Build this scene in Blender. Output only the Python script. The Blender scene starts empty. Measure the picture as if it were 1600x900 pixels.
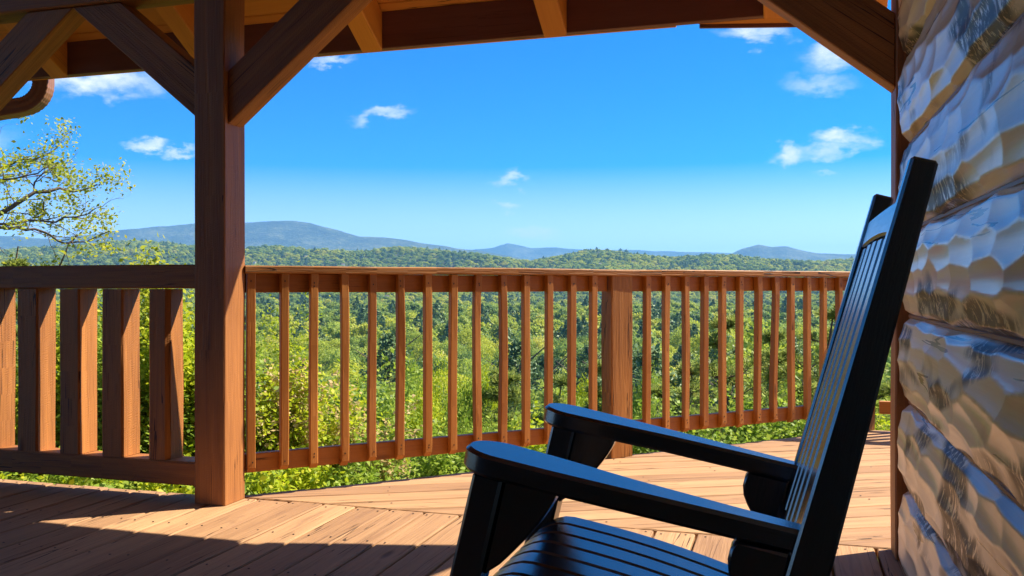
import bpy, bmesh, math, random
import numpy as np
from mathutils import Vector, Matrix
from mathutils import noise as mnoise

S = bpy.context.scene
COL = S.collection
R = math.radians
rnd = random.Random(7)

# ------------------------------------------------------------------ camera
F, HY, CAMZ, YAW = 1400.0, 447.0, 0.93, R(16.89)
SA, CA = math.sin(YAW), math.cos(YAW)
cd = bpy.data.cameras.new('camera'); cam = bpy.data.objects.new('camera', cd); COL.objects.link(cam)
cam.location = (0, 0, CAMZ); cam.rotation_euler = (math.pi/2, 0, YAW)
cd.sensor_width = 36; cd.lens = 36*F/1600; cd.shift_y = -(450-HY)/1600
cd.clip_start = 0.05; cd.clip_end = 60000
S.camera = cam

# ------------------------------------------------------------------ light
SUN_AZ, SUN_EL = R(37.5), R(48.5)
sdir = Vector((math.cos(SUN_AZ)*math.cos(SUN_EL), math.sin(SUN_AZ)*math.cos(SUN_EL), math.sin(SUN_EL)))
sl = bpy.data.lights.new('sun', 'SUN'); so = bpy.data.objects.new('sun', sl); COL.objects.link(so)
sl.energy = 4.35; sl.angle = R(0.5); sl.color = (1.0, 0.90, 0.75)
so.rotation_euler = (-sdir).to_track_quat('-Z', 'Y').to_euler(); so.location = (20, 15, 30)

S.view_settings.view_transform = 'Standard'; S.view_settings.look = 'None'
S.view_settings.exposure = 1.36; S.view_settings.gamma = 1.0
S.render.engine = 'CYCLES'
S.cycles.use_denoising = True
S.cycles.max_bounces = 8; S.cycles.diffuse_bounces = 5; S.cycles.glossy_bounces = 3
S.cycles.transmission_bounces = 4; S.cycles.volume_bounces = 1; S.cycles.transparent_max_bounces = 6
S.cycles.sample_clamp_indirect = 6.0

W = bpy.data.worlds.new('World'); S.world = W; W.use_nodes = True
SKY_STRENGTH = 0.112

def pray(px, py):
    """world direction of a photograph pixel"""
    q, v = (px-800)/F, (HY-py)/F
    return Vector((-SA+q*CA, CA+q*SA, v))
def P(px, py, d):
    r = pray(px, py)
    return Vector((0, 0, CAMZ)) + r*d

def build_world():
    nt = W.node_tree; N = nt.nodes; L = nt.links
    for n in list(N): N.remove(n)
    out = N.new('ShaderNodeOutputWorld'); bg = N.new('ShaderNodeBackground')
    sky = N.new('ShaderNodeTexSky'); sky.sky_type = 'NISHITA'; sky.sun_disc = False
    sky.sun_elevation = SUN_EL; sky.sun_rotation = math.pi/2-SUN_AZ
    sky.altitude = 3000; sky.air_density = 0.7; sky.dust_density = 4.0; sky.ozone_density = 8.0
    hs = N.new('ShaderNodeHueSaturation'); hs.inputs['Saturation'].default_value = 1.46; hs.inputs['Hue'].default_value = 0.5
    L.new(sky.outputs[0], hs.inputs['Color'])
    tc = N.new('ShaderNodeTexCoord'); nrm = N.new('ShaderNodeVectorMath'); nrm.operation = 'NORMALIZE'
    L.new(tc.outputs['Generated'], nrm.inputs[0])
    sx = N.new('ShaderNodeSeparateXYZ'); L.new(nrm.outputs[0], sx.inputs[0])
    sr = N.new('ShaderNodeMapRange'); sr.inputs[1].default_value = .02; sr.inputs[2].default_value = .25; sr.inputs[3].default_value = .78; sr.inputs[4].default_value = 1.9; sr.interpolation_type = 'SMOOTHSTEP'
    L.new(sx.outputs[2], sr.inputs[0])
    s3 = N.new('ShaderNodeMapRange'); s3.inputs[1].default_value = .32; s3.inputs[2].default_value = .62; s3.inputs[3].default_value = 1; s3.inputs[4].default_value = .45
    L.new(sx.outputs[2], s3.inputs[0])
    m3 = N.new('ShaderNodeMath'); m3.operation = 'MULTIPLY'; L.new(sr.outputs[0], m3.inputs[0]); L.new(s3.outputs[0], m3.inputs[1])
    L.new(m3.outputs[0], hs.inputs['Saturation'])
    nz = N.new('ShaderNodeTexNoise'); nz.inputs['Scale'].default_value = 26; nz.inputs['Detail'].default_value = 6; nz.inputs['Roughness'].default_value = 0.6
    sm = N.new('ShaderNodeMapping'); sm.inputs['Scale'].default_value = (1, 1, 1.9)
    L.new(nrm.outputs[0], sm.inputs[0]); L.new(sm.outputs[0], nz.inputs['Vector'])
    sub = N.new('ShaderNodeVectorMath'); sub.operation = 'SUBTRACT'; sub.inputs[1].default_value = (.5, .5, .5)
    L.new(nz.outputs['Color'], sub.inputs[0])
    scl = N.new('ShaderNodeVectorMath'); scl.operation = 'SCALE'; scl.inputs['Scale'].default_value = 0.05
    L.new(sub.outputs[0], scl.inputs[0])
    add = N.new('ShaderNodeVectorMath'); add.operation = 'ADD'
    L.new(nrm.outputs[0], add.inputs[0]); L.new(scl.outputs[0], add.inputs[1])
    clouds = [(150,128,210,44,0,1.),(60,118,120,36,0,.8),(228,227,66,20,3,1.0),(282,236,60,14,8,.65),(590,180,104,20,14,.75),(515,92,80,18,0,.7),
              (798,281,56,16,0,.75),(796,326,50,11,0,.75),(835,366,90,20,-4,.45),(1318,212,100,30,-4,1.0),
              (1296,232,110,26,4,.7),(1236,242,66,22,0,.85),(1300,82,104,62,8,.95),(1285,128,120,28,-4,.5),(1178,44,120,36,0,.9),
              (1180,62,50,22,0,.6),(1290,273,26,9,0,.35),(1480,300,120,40,0,.8),(-150,200,300,70,0,.8),(1990,180,400,90,0,.8)]
    prev = None
    for (px, py, w, h, tilt, amt) in clouds:
        c = pray(px, py).normalized()
        r = math.sqrt(1+((px-800)/F)**2+((HY-py)/F)**2)
        mp = N.new('ShaderNodeMapping'); mp.vector_type = 'TEXTURE'
        mp.inputs['Location'].default_value = c
        az = math.atan2(c.y, c.x)-math.pi/2; el = math.asin(c.z)
        M = Matrix.Rotation(az, 3, 'Z') @ Matrix.Rotation(el, 3, 'X') @ Matrix.Rotation(-R(tilt), 3, 'Y')
        mp.inputs['Rotation'].default_value = M.to_euler()
        mp.inputs['Scale'].default_value = (w/2/F/r*.98, 0.4, h/2/F/r*1.08)
        L.new(add.outputs[0], mp.inputs[0])
        ln = N.new('ShaderNodeVectorMath'); ln.operation = 'LENGTH'; L.new(mp.outputs[0], ln.inputs[0])
        mr = N.new('ShaderNodeMapRange'); mr.interpolation_type = 'SMOOTHSTEP'
        mr.inputs[1].default_value = 1.25; mr.inputs[2].default_value = 0.15; mr.inputs[3].default_value = 0; mr.inputs[4].default_value = amt
        L.new(ln.outputs['Value'], mr.inputs[0])
        if prev is None: prev = mr.outputs[0]
        else:
            mx = N.new('ShaderNodeMath'); mx.operation = 'MAXIMUM'
            L.new(prev, mx.inputs[0]); L.new(mr.outputs[0], mx.inputs[1]); prev = mx.outputs[0]
    n2 = N.new('ShaderNodeTexNoise'); n2.inputs['Scale'].default_value = 34; n2.inputs['Detail'].default_value = 7; n2.inputs['Roughness'].default_value = .6
    L.new(sm.outputs[0], n2.inputs['Vector'])
    r2 = N.new('ShaderNodeMapRange'); r2.inputs[1].default_value = .3; r2.inputs[2].default_value = .62; r2.inputs[3].default_value = .35; r2.inputs[4].default_value = 1.
    L.new(n2.outputs['Fac'], r2.inputs[0])
    ml = N.new('ShaderNodeMath'); ml.operation = 'MULTIPLY'; ml.use_clamp = True
    L.new(prev, ml.inputs[0]); L.new(r2.outputs[0], ml.inputs[1])
    mix = N.new('ShaderNodeMix'); mix.data_type = 'RGBA'
    mix.inputs['B'].default_value = (4.0, 4.2, 4.4, 1)
    L.new(ml.outputs[0], mix.inputs['Factor']); L.new(hs.outputs[0], mix.inputs['A'])
    L.new(mix.outputs['Result'], bg.inputs['Color']); bg.inputs['Strength'].default_value = SKY_STRENGTH
    L.new(bg.outputs[0], out.inputs['Surface'])
build_world()

# ------------------------------------------------------------------ helpers
def tag(o, label=None, cat=None, group=None, kind=None):
    if label: o['label'] = label
    if cat: o['category'] = cat
    if group: o['group'] = group
    if kind: o['kind'] = kind
    return o
def empty(name, loc, label, cat, group=None):
    o = bpy.data.objects.new(name, None); o.location = loc; o.empty_display_size = .1
    COL.objects.link(o); tag(o, label, cat, group); return o
def link(name, me, mats, parent=None, smooth=False):
    for m in (mats if isinstance(mats, (list, tuple)) else [mats]): me.materials.append(m)
    o = bpy.data.objects.new(name, me); COL.objects.link(o)
    if parent is not None:
        o.parent = parent
        o.matrix_parent_inverse = Matrix.Translation(-Vector(parent.location))
    if smooth: me.shade_smooth()
    return o
def from_np(name, V, Fc, tone=None, nper=4):
    me = bpy.data.meshes.new(name)
    V = np.asarray(V, np.float32); Fc = np.asarray(Fc, np.int32)
    me.vertices.add(len(V)); me.vertices.foreach_set('co', V.ravel())
    nf = len(Fc); k = Fc.shape[1]
    me.loops.add(nf*k); me.loops.foreach_set('vertex_index', Fc.ravel())
    me.polygons.add(nf); me.polygons.foreach_set('loop_start', np.arange(0, nf*k, k, dtype=np.int32))
    me.update(calc_edges=True)
    if tone is not None:
        at = me.attributes.new('tone', 'FLOAT', 'FACE'); at.data.foreach_set('value', np.asarray(tone, np.float32))
    return me

def uvgrain(bm, grain, off=None, faces=None):
    uv = bm.loops.layers.uv.verify()
    g = Vector(grain).normalized(); o = off or (rnd.uniform(0, 50), rnd.uniform(0, 50))
    for f in (faces or bm.faces):
        n = f.normal if f.normal.length > 0 else Vector((0, 0, 1))
        c = n.cross(g)
        if c.length < .35:
            a = Vector((0, 0, 1)) if abs(g.z) < .8 else Vector((1, 0, 0))
            a = (a-g*a.dot(g)).normalized(); b = g.cross(a)
            for l in f.loops: l[uv].uv = (l.vert.co.dot(a)*3+o[0], l.vert.co.dot(b)*1.2+o[1])
        else:
            c.normalize(); k = n.dot(Vector((.3, .7, .2)))*3
            for l in f.loops: l[uv].uv = (l.vert.co.dot(g)+o[0], l.vert.co.dot(c)+o[1]+k)

class MB:
    """collects bars and prisms into ONE mesh"""
    def __init__(self): self.bm = bmesh.new(); self.tone = self.bm.faces.layers.float.new('tone')
    def _finish(self, geom_faces, grain, tone, mi):
        for f in geom_faces: f[self.tone] = tone; f.material_index = mi
        uvgrain(self.bm, grain, faces=geom_faces)
    def bar(self, p0, p1, w, h, up=(0, 0, 1), ch=.004, seg=None, wob=0.0, tone=None, mi=0, taper=1.0):
        bm = self.bm; p0 = Vector(p0); p1 = Vector(p1); t = (p1-p0); Ln = t.length; t.normalize()
        u = Vector(up); u = (u-t*u.dot(t)).normalized(); s = t.cross(u)
        seg = seg or max(1, int(Ln/.25)) if wob else (seg or 1)
        ph = rnd.uniform(0, 99); rings = []
        for i in range(seg+1):
            k = i/seg; ww, hh = w/2*(1+(taper-1)*k), h/2*(1+(taper-1)*k)
            c = p0+t*(Ln*k)
            dx = wob*mnoise.noise(Vector((ph, k*Ln*1.3, 1))); dy = wob*mnoise.noise(Vector((ph+7, k*Ln*1.3, 5)))
            if i in (0, seg): dx *= .4; dy *= .4
            ring = []
            for (a, b) in ((-1, -1), (1, -1), (1, 1), (-1, 1)):
                j = wob*.5*mnoise.noise(Vector((ph+a*3, k*Ln*2.1, b*3)))
                for (ca, cb) in (((a*(ww-ch), b*hh), (a*ww, b*(hh-ch))) if a*b > 0 else ((a*ww, b*(hh-ch)), (a*(ww-ch), b*hh))):
                    ring.append((ca+dx+a*j, cb+dy+b*j))
            # order: (-,-):(x-,y),(x,y-)  -> reorder ccw
            pts = [ring[1], ring[0], ring[3], ring[2], ring[5], ring[4], ring[7], ring[6]]
            pts = sorted(pts, key=lambda q: math.atan2(q[1]/hh, q[0]/ww))
            rings.append([bm.verts.new(c+s*q[0]+u*q[1]) for q in pts])
        fs = []
        for i in range(seg):
            for k in range(8):
                fs.append(bm.faces.new((rings[i][k], rings[i][(k+1) % 8], rings[i+1][(k+1) % 8], rings[i+1][k])))
        fs.append(bm.faces.new(rings[0][::-1])); fs.append(bm.faces.new(rings[-1]))
        for f in fs: f.normal_update()
        self._finish(fs, t, rnd.random() if tone is None else tone, mi); return self
    def prism(self, poly, ext, grain, ch=.004, tone=None, mi=0):
        """closed prism from a planar polygon moved along ext, edges chamfered"""
        b2 = bmesh.new(); ext = Vector(ext)
        a = [b2.verts.new(Vector(p)) for p in poly]; b = [b2.verts.new(Vector(p)+ext) for p in poly]
        n = len(a)
        b2.faces.new(a); b2.faces.new(b[::-1])
        for i in range(n): b2.faces.new((a[i], b[i], b[(i+1) % n], a[(i+1) % n]))
        bmesh.ops.recalc_face_normals(b2, faces=b2.faces)
        if ch:
            es = [e for e in b2.edges if len(e.link_faces) == 2 and e.calc_face_angle(0) > .6]
            bmesh.ops.bevel(b2, geom=es, offset=ch, segments=1, affect='EDGES', clamp_overlap=True)
        b2.normal_update()
        vm = {v: self.bm.verts.new(v.co) for v in b2.verts}; fs = []
        for f in b2.faces:
            try: fs.append(self.bm.faces.new([vm[v] for v in f.verts]))
            except ValueError: pass
        for f in fs: f.normal_update()
        b2.free()
        self._finish(fs, grain, rnd.random() if tone is None else tone, mi); return self
    def mesh(self, name):
        me = bpy.data.meshes.new(name); self.bm.to_mesh(me); self.bm.free(); return me
    def build(self, name, mat, parent=None, smooth=False):
        return link(name, self.mesh(name), mat, parent, smooth)

def tube(path, rad, sides=6):
    """numpy-free tube along a path with a radius per point -> verts, quads"""
    V = []; Q = []; n = len(path); prev = None
    for i, p in enumerate(path):
        p = Vector(p); t = (Vector(path[min(i+1, n-1)])-Vector(path[max(i-1, 0)])).normalized()
        if prev is None:
            a = Vector((0, 0, 1)) if abs(t.z) < .9 else Vector((1, 0, 0)); prev = t.cross(a).normalized()
        u = (prev-t*prev.dot(t)).normalized(); v = t.cross(u); prev = u
        r = rad[i] if hasattr(rad, '__len__') else rad
        for k in range(sides):
            th = 2*math.pi*k/sides; V.append(p+(u*math.cos(th)+v*math.sin(th))*r)
    for i in range(n-1):
        for k in range(sides):
            a = i*sides+k; b = i*sides+(k+1) % sides
            Q.append((a, b, b+sides, a+sides))
    return V, Q

# ------------------------------------------------------------------ materials
def newmat(name):
    m = bpy.data.materials.new(name); m.use_nodes = True
    nt = m.node_tree; return m, nt.nodes, nt.links, nt.nodes['Principled BSDF']
def ramp(N, L, src, stops):
    r = N.new('ShaderNodeValToRGB'); e = r.color_ramp.elements
    while len(e) < len(stops): e.new(.5)
    for i, (p, c) in enumerate(stops):
        e[i].position = p; e[i].color = (*c, 1) if len(c) == 3 else c
    L.new(src, r.inputs[0]); return r
def mathn(N, L, op, a, b=None, clamp=False):
    n = N.new('ShaderNodeMath'); n.operation = op; n.use_clamp = clamp
    for i, x in enumerate((a, b)):
        if x is None: continue
        if isinstance(x, (int, float)): n.inputs[i].default_value = x
        else: L.new(x, n.inputs[i])
    return n.outputs[0]
def mixc(N, L, fac, a, b, mode='MIX'):
    n = N.new('ShaderNodeMix'); n.data_type = 'RGBA'; n.blend_type = mode
    for k, x in (('Factor', fac), ('A', a), ('B', b)):
        if isinstance(x, (int, float)): n.inputs[k].default_value = x
        elif isinstance(x, tuple): n.inputs[k].default_value = (*x, 1)
        else: L.new(x, n.inputs[k])
    return n.outputs['Result']
def noise(N, L, vec, scale, detail=3, rough=.55, vscale=(1, 1, 1), dist=0):
    mp = N.new('ShaderNodeMapping'); mp.inputs['Scale'].default_value = vscale; L.new(vec, mp.inputs[0])
    n = N.new('ShaderNodeTexNoise'); n.inputs['Scale'].default_value = scale; n.inputs['Detail'].default_value = detail
    n.inputs['Roughness'].default_value = rough; n.inputs['Distortion'].default_value = dist
    L.new(mp.outputs[0], n.inputs['Vector']); return n.outputs['Fac']

def wood(name, light, dark, rough=.55, crack=.6, grain=.5, bump=.35, knots=.5, spec=.35, wear=None, wearamt=0, saw=0):
    m, N, L, B = newmat(name)
    uv = N.new('ShaderNodeUVMap').outputs[0]
    at = N.new('ShaderNodeAttribute'); at.attribute_name = 'tone'
    fine = noise(N, L, uv, 1, 4, .6, (4, 130, 1), .3)
    mid = noise(N, L, uv, 1, 3, .55, (1.2, 22, 1), .6)
    big = noise(N, L, uv, 1, 2, .5, (.9, 3.2, 1))
    f = mathn(N, L, 'ADD', mathn(N, L, 'MULTIPLY', fine, grain*.75), mathn(N, L, 'MULTIPLY', mid, grain))
    f = mathn(N, L, 'ADD', f, mathn(N, L, 'MULTIPLY', big, .45))
    f = mathn(N, L, 'ADD', f, mathn(N, L, 'MULTIPLY', at.outputs['Fac'], .42))
    lo = grain*.85+.26; hi = lo+.32+grain*.35
    mr = N.new('ShaderNodeMapRange'); mr.inputs[1].default_value = lo-.1; mr.inputs[2].default_value = hi; L.new(f, mr.inputs[0])
    col = mixc(N, L, mr.outputs[0], dark, light)
    # drying cracks: thin contour lines of a stretched noise, only in some places
    cn = noise(N, L, uv, 1, 3, .55, (.45, 15, 1), .5)
    line = mathn(N, L, 'LESS_THAN', mathn(N, L, 'ABSOLUTE', mathn(N, L, 'SUBTRACT', cn, .5)), .0055)
    cm = noise(N, L, uv, 1, 2, .5, (1.6, 3, 1))
    mask = N.new('ShaderNodeMapRange'); mask.inputs[1].default_value = .64-.2*crack; mask.inputs[2].default_value = .7-.2*crack; L.new(cm, mask.inputs[0])
    ck = mathn(N, L, 'MULTIPLY', line, mask.outputs[0])
    # knots
    mp = N.new('ShaderNodeMapping'); mp.inputs['Scale'].default_value = (2.6, 9, 1); L.new(uv, mp.inputs[0])
    vo = N.new('ShaderNodeTexVoronoi'); vo.inputs['Scale'].default_value = 1; L.new(mp.outputs[0], vo.inputs['Vector'])
    sp = N.new('ShaderNodeSeparateColor'); L.new(vo.outputs['Color'], sp.inputs[0])
    kr = N.new('ShaderNodeMapRange'); kr.inputs[1].default_value = .17; kr.inputs[2].default_value = .06; L.new(vo.outputs['Distance'], kr.inputs[0])
    kn = mathn(N, L, 'MULTIPLY', kr.outputs[0], mathn(N, L, 'LESS_THAN', sp.outputs[0], .22*knots))
    dk = mathn(N, L, 'MAXIMUM', mathn(N, L, 'MULTIPLY', ck, .9), mathn(N, L, 'MULTIPLY', kn, .65))
    col = mixc(N, L, dk, col, tuple(c*.18 for c in dark))
    if wear:
        wn = noise(N, L, uv, 1, 5, .7, (3, 26, 1), .8)
        wr = N.new('ShaderNodeMapRange'); wr.inputs[1].default_value = .56; wr.inputs[2].default_value = .70; L.new(wn, wr.inputs[0])
        col = mixc(N, L, mathn(N, L, 'MULTIPLY', wr.outputs[0], wearamt), col, wear)
    L.new(col, B.inputs['Base Color'])
    rr = N.new('ShaderNodeMapRange'); rr.inputs[3].default_value = rough-.1; rr.inputs[4].default_value = rough+.12; L.new(mid, rr.inputs[0])
    L.new(rr.outputs[0], B.inputs['Roughness']); B.inputs['Specular IOR Level'].default_value = spec
    h = mathn(N, L, 'ADD', mathn(N, L, 'MULTIPLY', fine, .5), mathn(N, L, 'MULTIPLY', mid, .6))
    h = mathn(N, L, 'SUBTRACT', h, mathn(N, L, 'MULTIPLY', dk, .9))
    if saw:
        wv = N.new('ShaderNodeTexWave'); wv.inputs['Scale'].default_value = 34; wv.inputs['Distortion'].default_value = 9; wv.inputs['Detail'].default_value = 2
        mp2 = N.new('ShaderNodeMapping'); mp2.inputs['Rotation'].default_value = (0, 0, .5); L.new(uv, mp2.inputs[0]); L.new(mp2.outputs[0], wv.inputs['Vector'])
        h = mathn(N, L, 'ADD', h, mathn(N, L, 'MULTIPLY', wv.outputs['Fac'], saw))
    bp = N.new('ShaderNodeBump'); bp.inputs['Strength'].default_value = bump; bp.inputs['Distance'].default_value = .006
    L.new(h, bp.inputs['Height']); L.new(bp.outputs[0], B.inputs['Normal'])
    return m

M = {}
M['timber'] = wood('stained_timber', (.64, .255, .062), (.25, .092, .027), rough=.55, crack=.7, bump=.9, saw=.10, spec=.35, grain=.75)
M['post'] = wood('stained_post', (.55, .225, .062), (.24, .09, .028), rough=.55, crack=.6, bump=.8, saw=.06, spec=.35, grain=.7, knots=.6)
M['joint'] = wood('stained_joint', (.42, .19, .06), (.16, .06, .02), rough=.5, crack=.5)
M['rail'] = wood('stained_rail', (.55, .225, .046), (.34, .12, .022), rough=.5, crack=.35, bump=.35, spec=.35)
M['roughrail'] = wood('weathered_rail', (.60, .26, .060), (.22, .080, .018), rough=.55, crack=1.2, bump=1.3, spec=.3, grain=.95, knots=1)
M['roofwood'] = wood('oiled_roof_wood', (.80, .37, .068), (.56, .22, .036), rough=.5, crack=.3, bump=.3, spec=.3)
M['fascia'] = wood('dark_fascia', (.26, .125, .10), (.16, .075, .06), rough=.55, crack=.2, bump=.2, spec=.3)
M['deck'] = wood('painted_deck', (.53, .305, .148), (.29, .155, .075), rough=.75, crack=.9, bump=1.0, grain=.7, knots=.6, spec=.3, wear=(.17, .085, .05), wearamt=.38)
M['nail'] = newmat('nail_head')[0]; _b = M['nail'].node_tree.nodes['Principled BSDF']; _b.inputs['Base Color'].default_value = (.03, .02, .015, 1); _b.inputs['Roughness'].default_value = .6

def black_plastic():
    m, N, L, B = newmat('black_resin_lumber')
    tc = N.new('ShaderNodeUVMap').outputs[0]
    n1 = noise(N, L, tc, 1, 4, .65, (14, 180, 1)); n2 = noise(N, L, tc, 1, 3, .6, (180, 300, 1))
    col = mixc(N, L, n1, (.007, .009, .013), (.014, .018, .026)); L.new(col, B.inputs['Base Color'])
    rr = N.new('ShaderNodeMapRange'); rr.inputs[3].default_value = .16; rr.inputs[4].default_value = .30; L.new(n1, rr.inputs[0]); L.new(rr.outputs[0], B.inputs['Roughness'])
    B.inputs['Specular IOR Level'].default_value = 1.0; B.inputs['IOR'].default_value = 1.85
    bp = N.new('ShaderNodeBump'); bp.inputs['Strength'].default_value = .10; bp.inputs['Distance'].default_value = .0015
    L.new(mathn(N, L, 'ADD', n1, mathn(N, L, 'MULTIPLY', n2, .6)), bp.inputs['Height']); L.new(bp.outputs[0], B.inputs['Normal'])
    return m
M['chair'] = black_plastic()

def log_mat():
    m, N, L, B = newmat('varnished_hewn_log')
    uv = N.new('ShaderNodeUVMap').outputs[0]
    tc = N.new('ShaderNodeTexCoord').outputs['Object']
    at = N.new('ShaderNodeAttribute'); at.attribute_name = 'cell'
    g = noise(N, L, uv, 1, 4, .6, (1.6, 60, 1), .4); big = noise(N, L, uv, 1, 3, .5, (1.3, 4, 1))
    f = mathn(N, L, 'ADD', mathn(N, L, 'MULTIPLY', g, .6), mathn(N, L, 'MULTIPLY', at.outputs['Fac'], .6))
    col = mixc(N, L, f, (.54, .38, .20), (.94, .82, .61))
    col = mixc(N, L, mathn(N, L, 'MULTIPLY', big, .45), col, (.60, .40, .16))
    # bark-knife and mould stains: broken dark streaks running round the log
    sn = noise(N, L, uv, 1, 2, .5, (1.5, 3.4, 1), .5); sr = N.new('ShaderNodeMapRange'); sr.inputs[1].default_value = .535; sr.inputs[2].default_value = .60; L.new(sn, sr.inputs[0])
    sd = noise(N, L, uv, 1, 6, .75, (22, 9, 1), 1.6); dr = N.new('ShaderNodeMapRange'); dr.inputs[1].default_value = .42; dr.inputs[2].default_value = .48; L.new(sd, dr.inputs[0])
    st = mathn(N, L, 'MULTIPLY', sr.outputs[0], dr.outputs[0])
    sh = mathn(N, L, 'MULTIPLY', sr.outputs[0], .25)
    col = mixc(N, L, sh, col, (.22, .12, .055))
    col = mixc(N, L, mathn(N, L, 'MULTIPLY', st, .95), col, (.022, .014, .010))
    cn = noise(N, L, uv, 1, 4, .5, (.35, 7, 1), .35)
    line = mathn(N, L, 'LESS_THAN', mathn(N, L, 'ABSOLUTE', mathn(N, L, 'SUBTRACT', cn, .5)), .009)
    cm = noise(N, L, uv, 1, 1, .5, (1.5, 4, 1)); ms = mathn(N, L, 'GREATER_THAN', cm, .52)
    ck = mathn(N, L, 'MULTIPLY', line, ms); col = mixc(N, L, mathn(N, L, 'MULTIPLY', ck, .85), col, (.04, .022, .012))
    L.new(col, B.inputs['Base Color'])
    B.inputs['Roughness'].default_value = .48; B.inputs['Specular IOR Level'].default_value = .45
    L.new(mathn(N, L, 'MULTIPLY_ADD', st, -.55), B.inputs['Coat Weight']); B.inputs['Coat Weight'].links[0].from_node.inputs[2].default_value = .55; B.inputs['Coat Roughness'].default_value = .2
    bp = N.new('ShaderNodeBump'); bp.inputs['Strength'].default_value = .22; bp.inputs['Distance'].default_value = .003
    L.new(mathn(N, L, 'SUBTRACT', mathn(N, L, 'MULTIPLY', g, .5), ck), bp.inputs['Height']); L.new(bp.outputs[0], B.inputs['Normal'])
    return m
M['log'] = log_mat()
M['chink'] = newmat('dark_log_joint')[0]; _b = M['chink'].node_tree.nodes['Principled BSDF']; _b.inputs['Base Color'].default_value = (.16, .07, .025, 1); _b.inputs['Roughness'].default_value = .7

def plain(name, col, rough=.5, var=.25, metal=0, scale=30):
    m, N, L, B = newmat(name); tc = N.new('ShaderNodeTexCoord').outputs['Object']
    n = noise(N, L, tc, scale, 4, .6)
    L.new(mixc(N, L, n, tuple(c*(1-var) for c in col), tuple(min(1, c*(1+var)) for c in col)), B.inputs['Base Color'])
    B.inputs['Roughness'].default_value = rough; B.inputs['Metallic'].default_value = metal; return m
M['rearlog'] = plain('tan_round_log', (.20, .135, .085), .6, .2, scale=6)
M['gutter'] = plain('brown_aluminium', (.30, .135, .062), .38, .12)
M['shingle'] = plain('roof_shingle', (.07, .05, .04), .8)
M['bark'] = plain('grey_bark', (.10, .075, .055), .85, .4, scale=14)
M['twig'] = plain('dark_twig', (.13, .095, .07), .85, .4, scale=14)

def leaf(name, stops, trans=.45, inst=False, rough=.5):
    m, N, L, B = newmat(name)
    at = N.new('ShaderNodeAttribute'); at.attribute_name = 'tone'
    f = at.outputs['Fac']
    if inst == 'inst':
        ti = N.new('ShaderNodeAttribute'); ti.attribute_name = 'tint'; ti.attribute_type = 'INSTANCER'
        f = mathn(N, L, 'ADD', mathn(N, L, 'MULTIPLY', f, .3), mathn(N, L, 'MULTIPLY', ti.outputs['Fac'], .7))
    elif inst:
        oi = N.new('ShaderNodeObjectInfo')
        f = mathn(N, L, 'ADD', mathn(N, L, 'MULTIPLY', f, .3), mathn(N, L, 'MULTIPLY', oi.outputs['Random'], .7))
    r = ramp(N, L, f, stops)
    L.new(r.outputs[0], B.inputs['Base Color']); B.inputs['Roughness'].default_value = rough; B.inputs['Specular IOR Level'].default_value = .25
    tr = N.new('ShaderNodeBsdfTranslucent'); L.new(r.outputs[0], tr.inputs['Color'])
    mx = N.new('ShaderNodeMixShader'); mx.inputs[0].default_value = trans
    L.new(B.outputs[0], mx.inputs[1]); L.new(tr.outputs[0], mx.inputs[2])
    out = N['Material Output'] if 'Material Output' in N else [n for n in N if n.type == 'OUTPUT_MATERIAL'][0]
    L.new(mx.outputs[0], out.inputs['Surface']); return m
DECID = [(0, (.15, .26, .08)), (.3, (.26, .37, .08)), (.55, (.40, .48, .065)), (.8, (.58, .60, .05)), (1, (.56, .50, .24))]
PINE = [(0, (.09, .17, .08)), (.5, (.15, .24, .09)), (1, (.22, .30, .10))]
M['far_decid'] = leaf('spring_forest_leaves', DECID, .52, 'inst')
M['far_pine'] = leaf('far_pine_needles', PINE, .2, 'inst')
M['mid_decid'] = leaf('spring_crown_leaves', DECID, .52, True)
M['mid_pine'] = leaf('pine_crown_needles', PINE, .2, True)
M['needle'] = leaf('near_pine_needles', [(0, (.13, .19, .045)), (.55, (.30, .37, .075)), (1, (.52, .54, .14))], .45)
M['bright'] = leaf('bright_spring_leaves', [(0, (.27, .38, .012)), (.5, (.46, .54, .02)), (1, (.66, .62, .04))], .5)
M['green'] = leaf('green_shrub_leaves', [(0, (.16, .26, .025)), (.5, (.29, .41, .04)), (1, (.48, .55, .07))], .45)
M['tan'] = leaf('tan_blossom', [(0, (.50, .34, .14)), (.5, (.64, .46, .21)), (1, (.75, .62, .32))], .4)
M['newleaf'] = leaf('yellow_new_leaves', [(0, (.26, .33, .02)), (.5, (.42, .47, .03)), (1, (.62, .56, .05))], .5)
M['grass'] = leaf('tall_grass_blades', [(0, (.16, .24, .05)), (.6, (.34, .40, .10)), (1, (.55, .52, .25))], .4)

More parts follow.
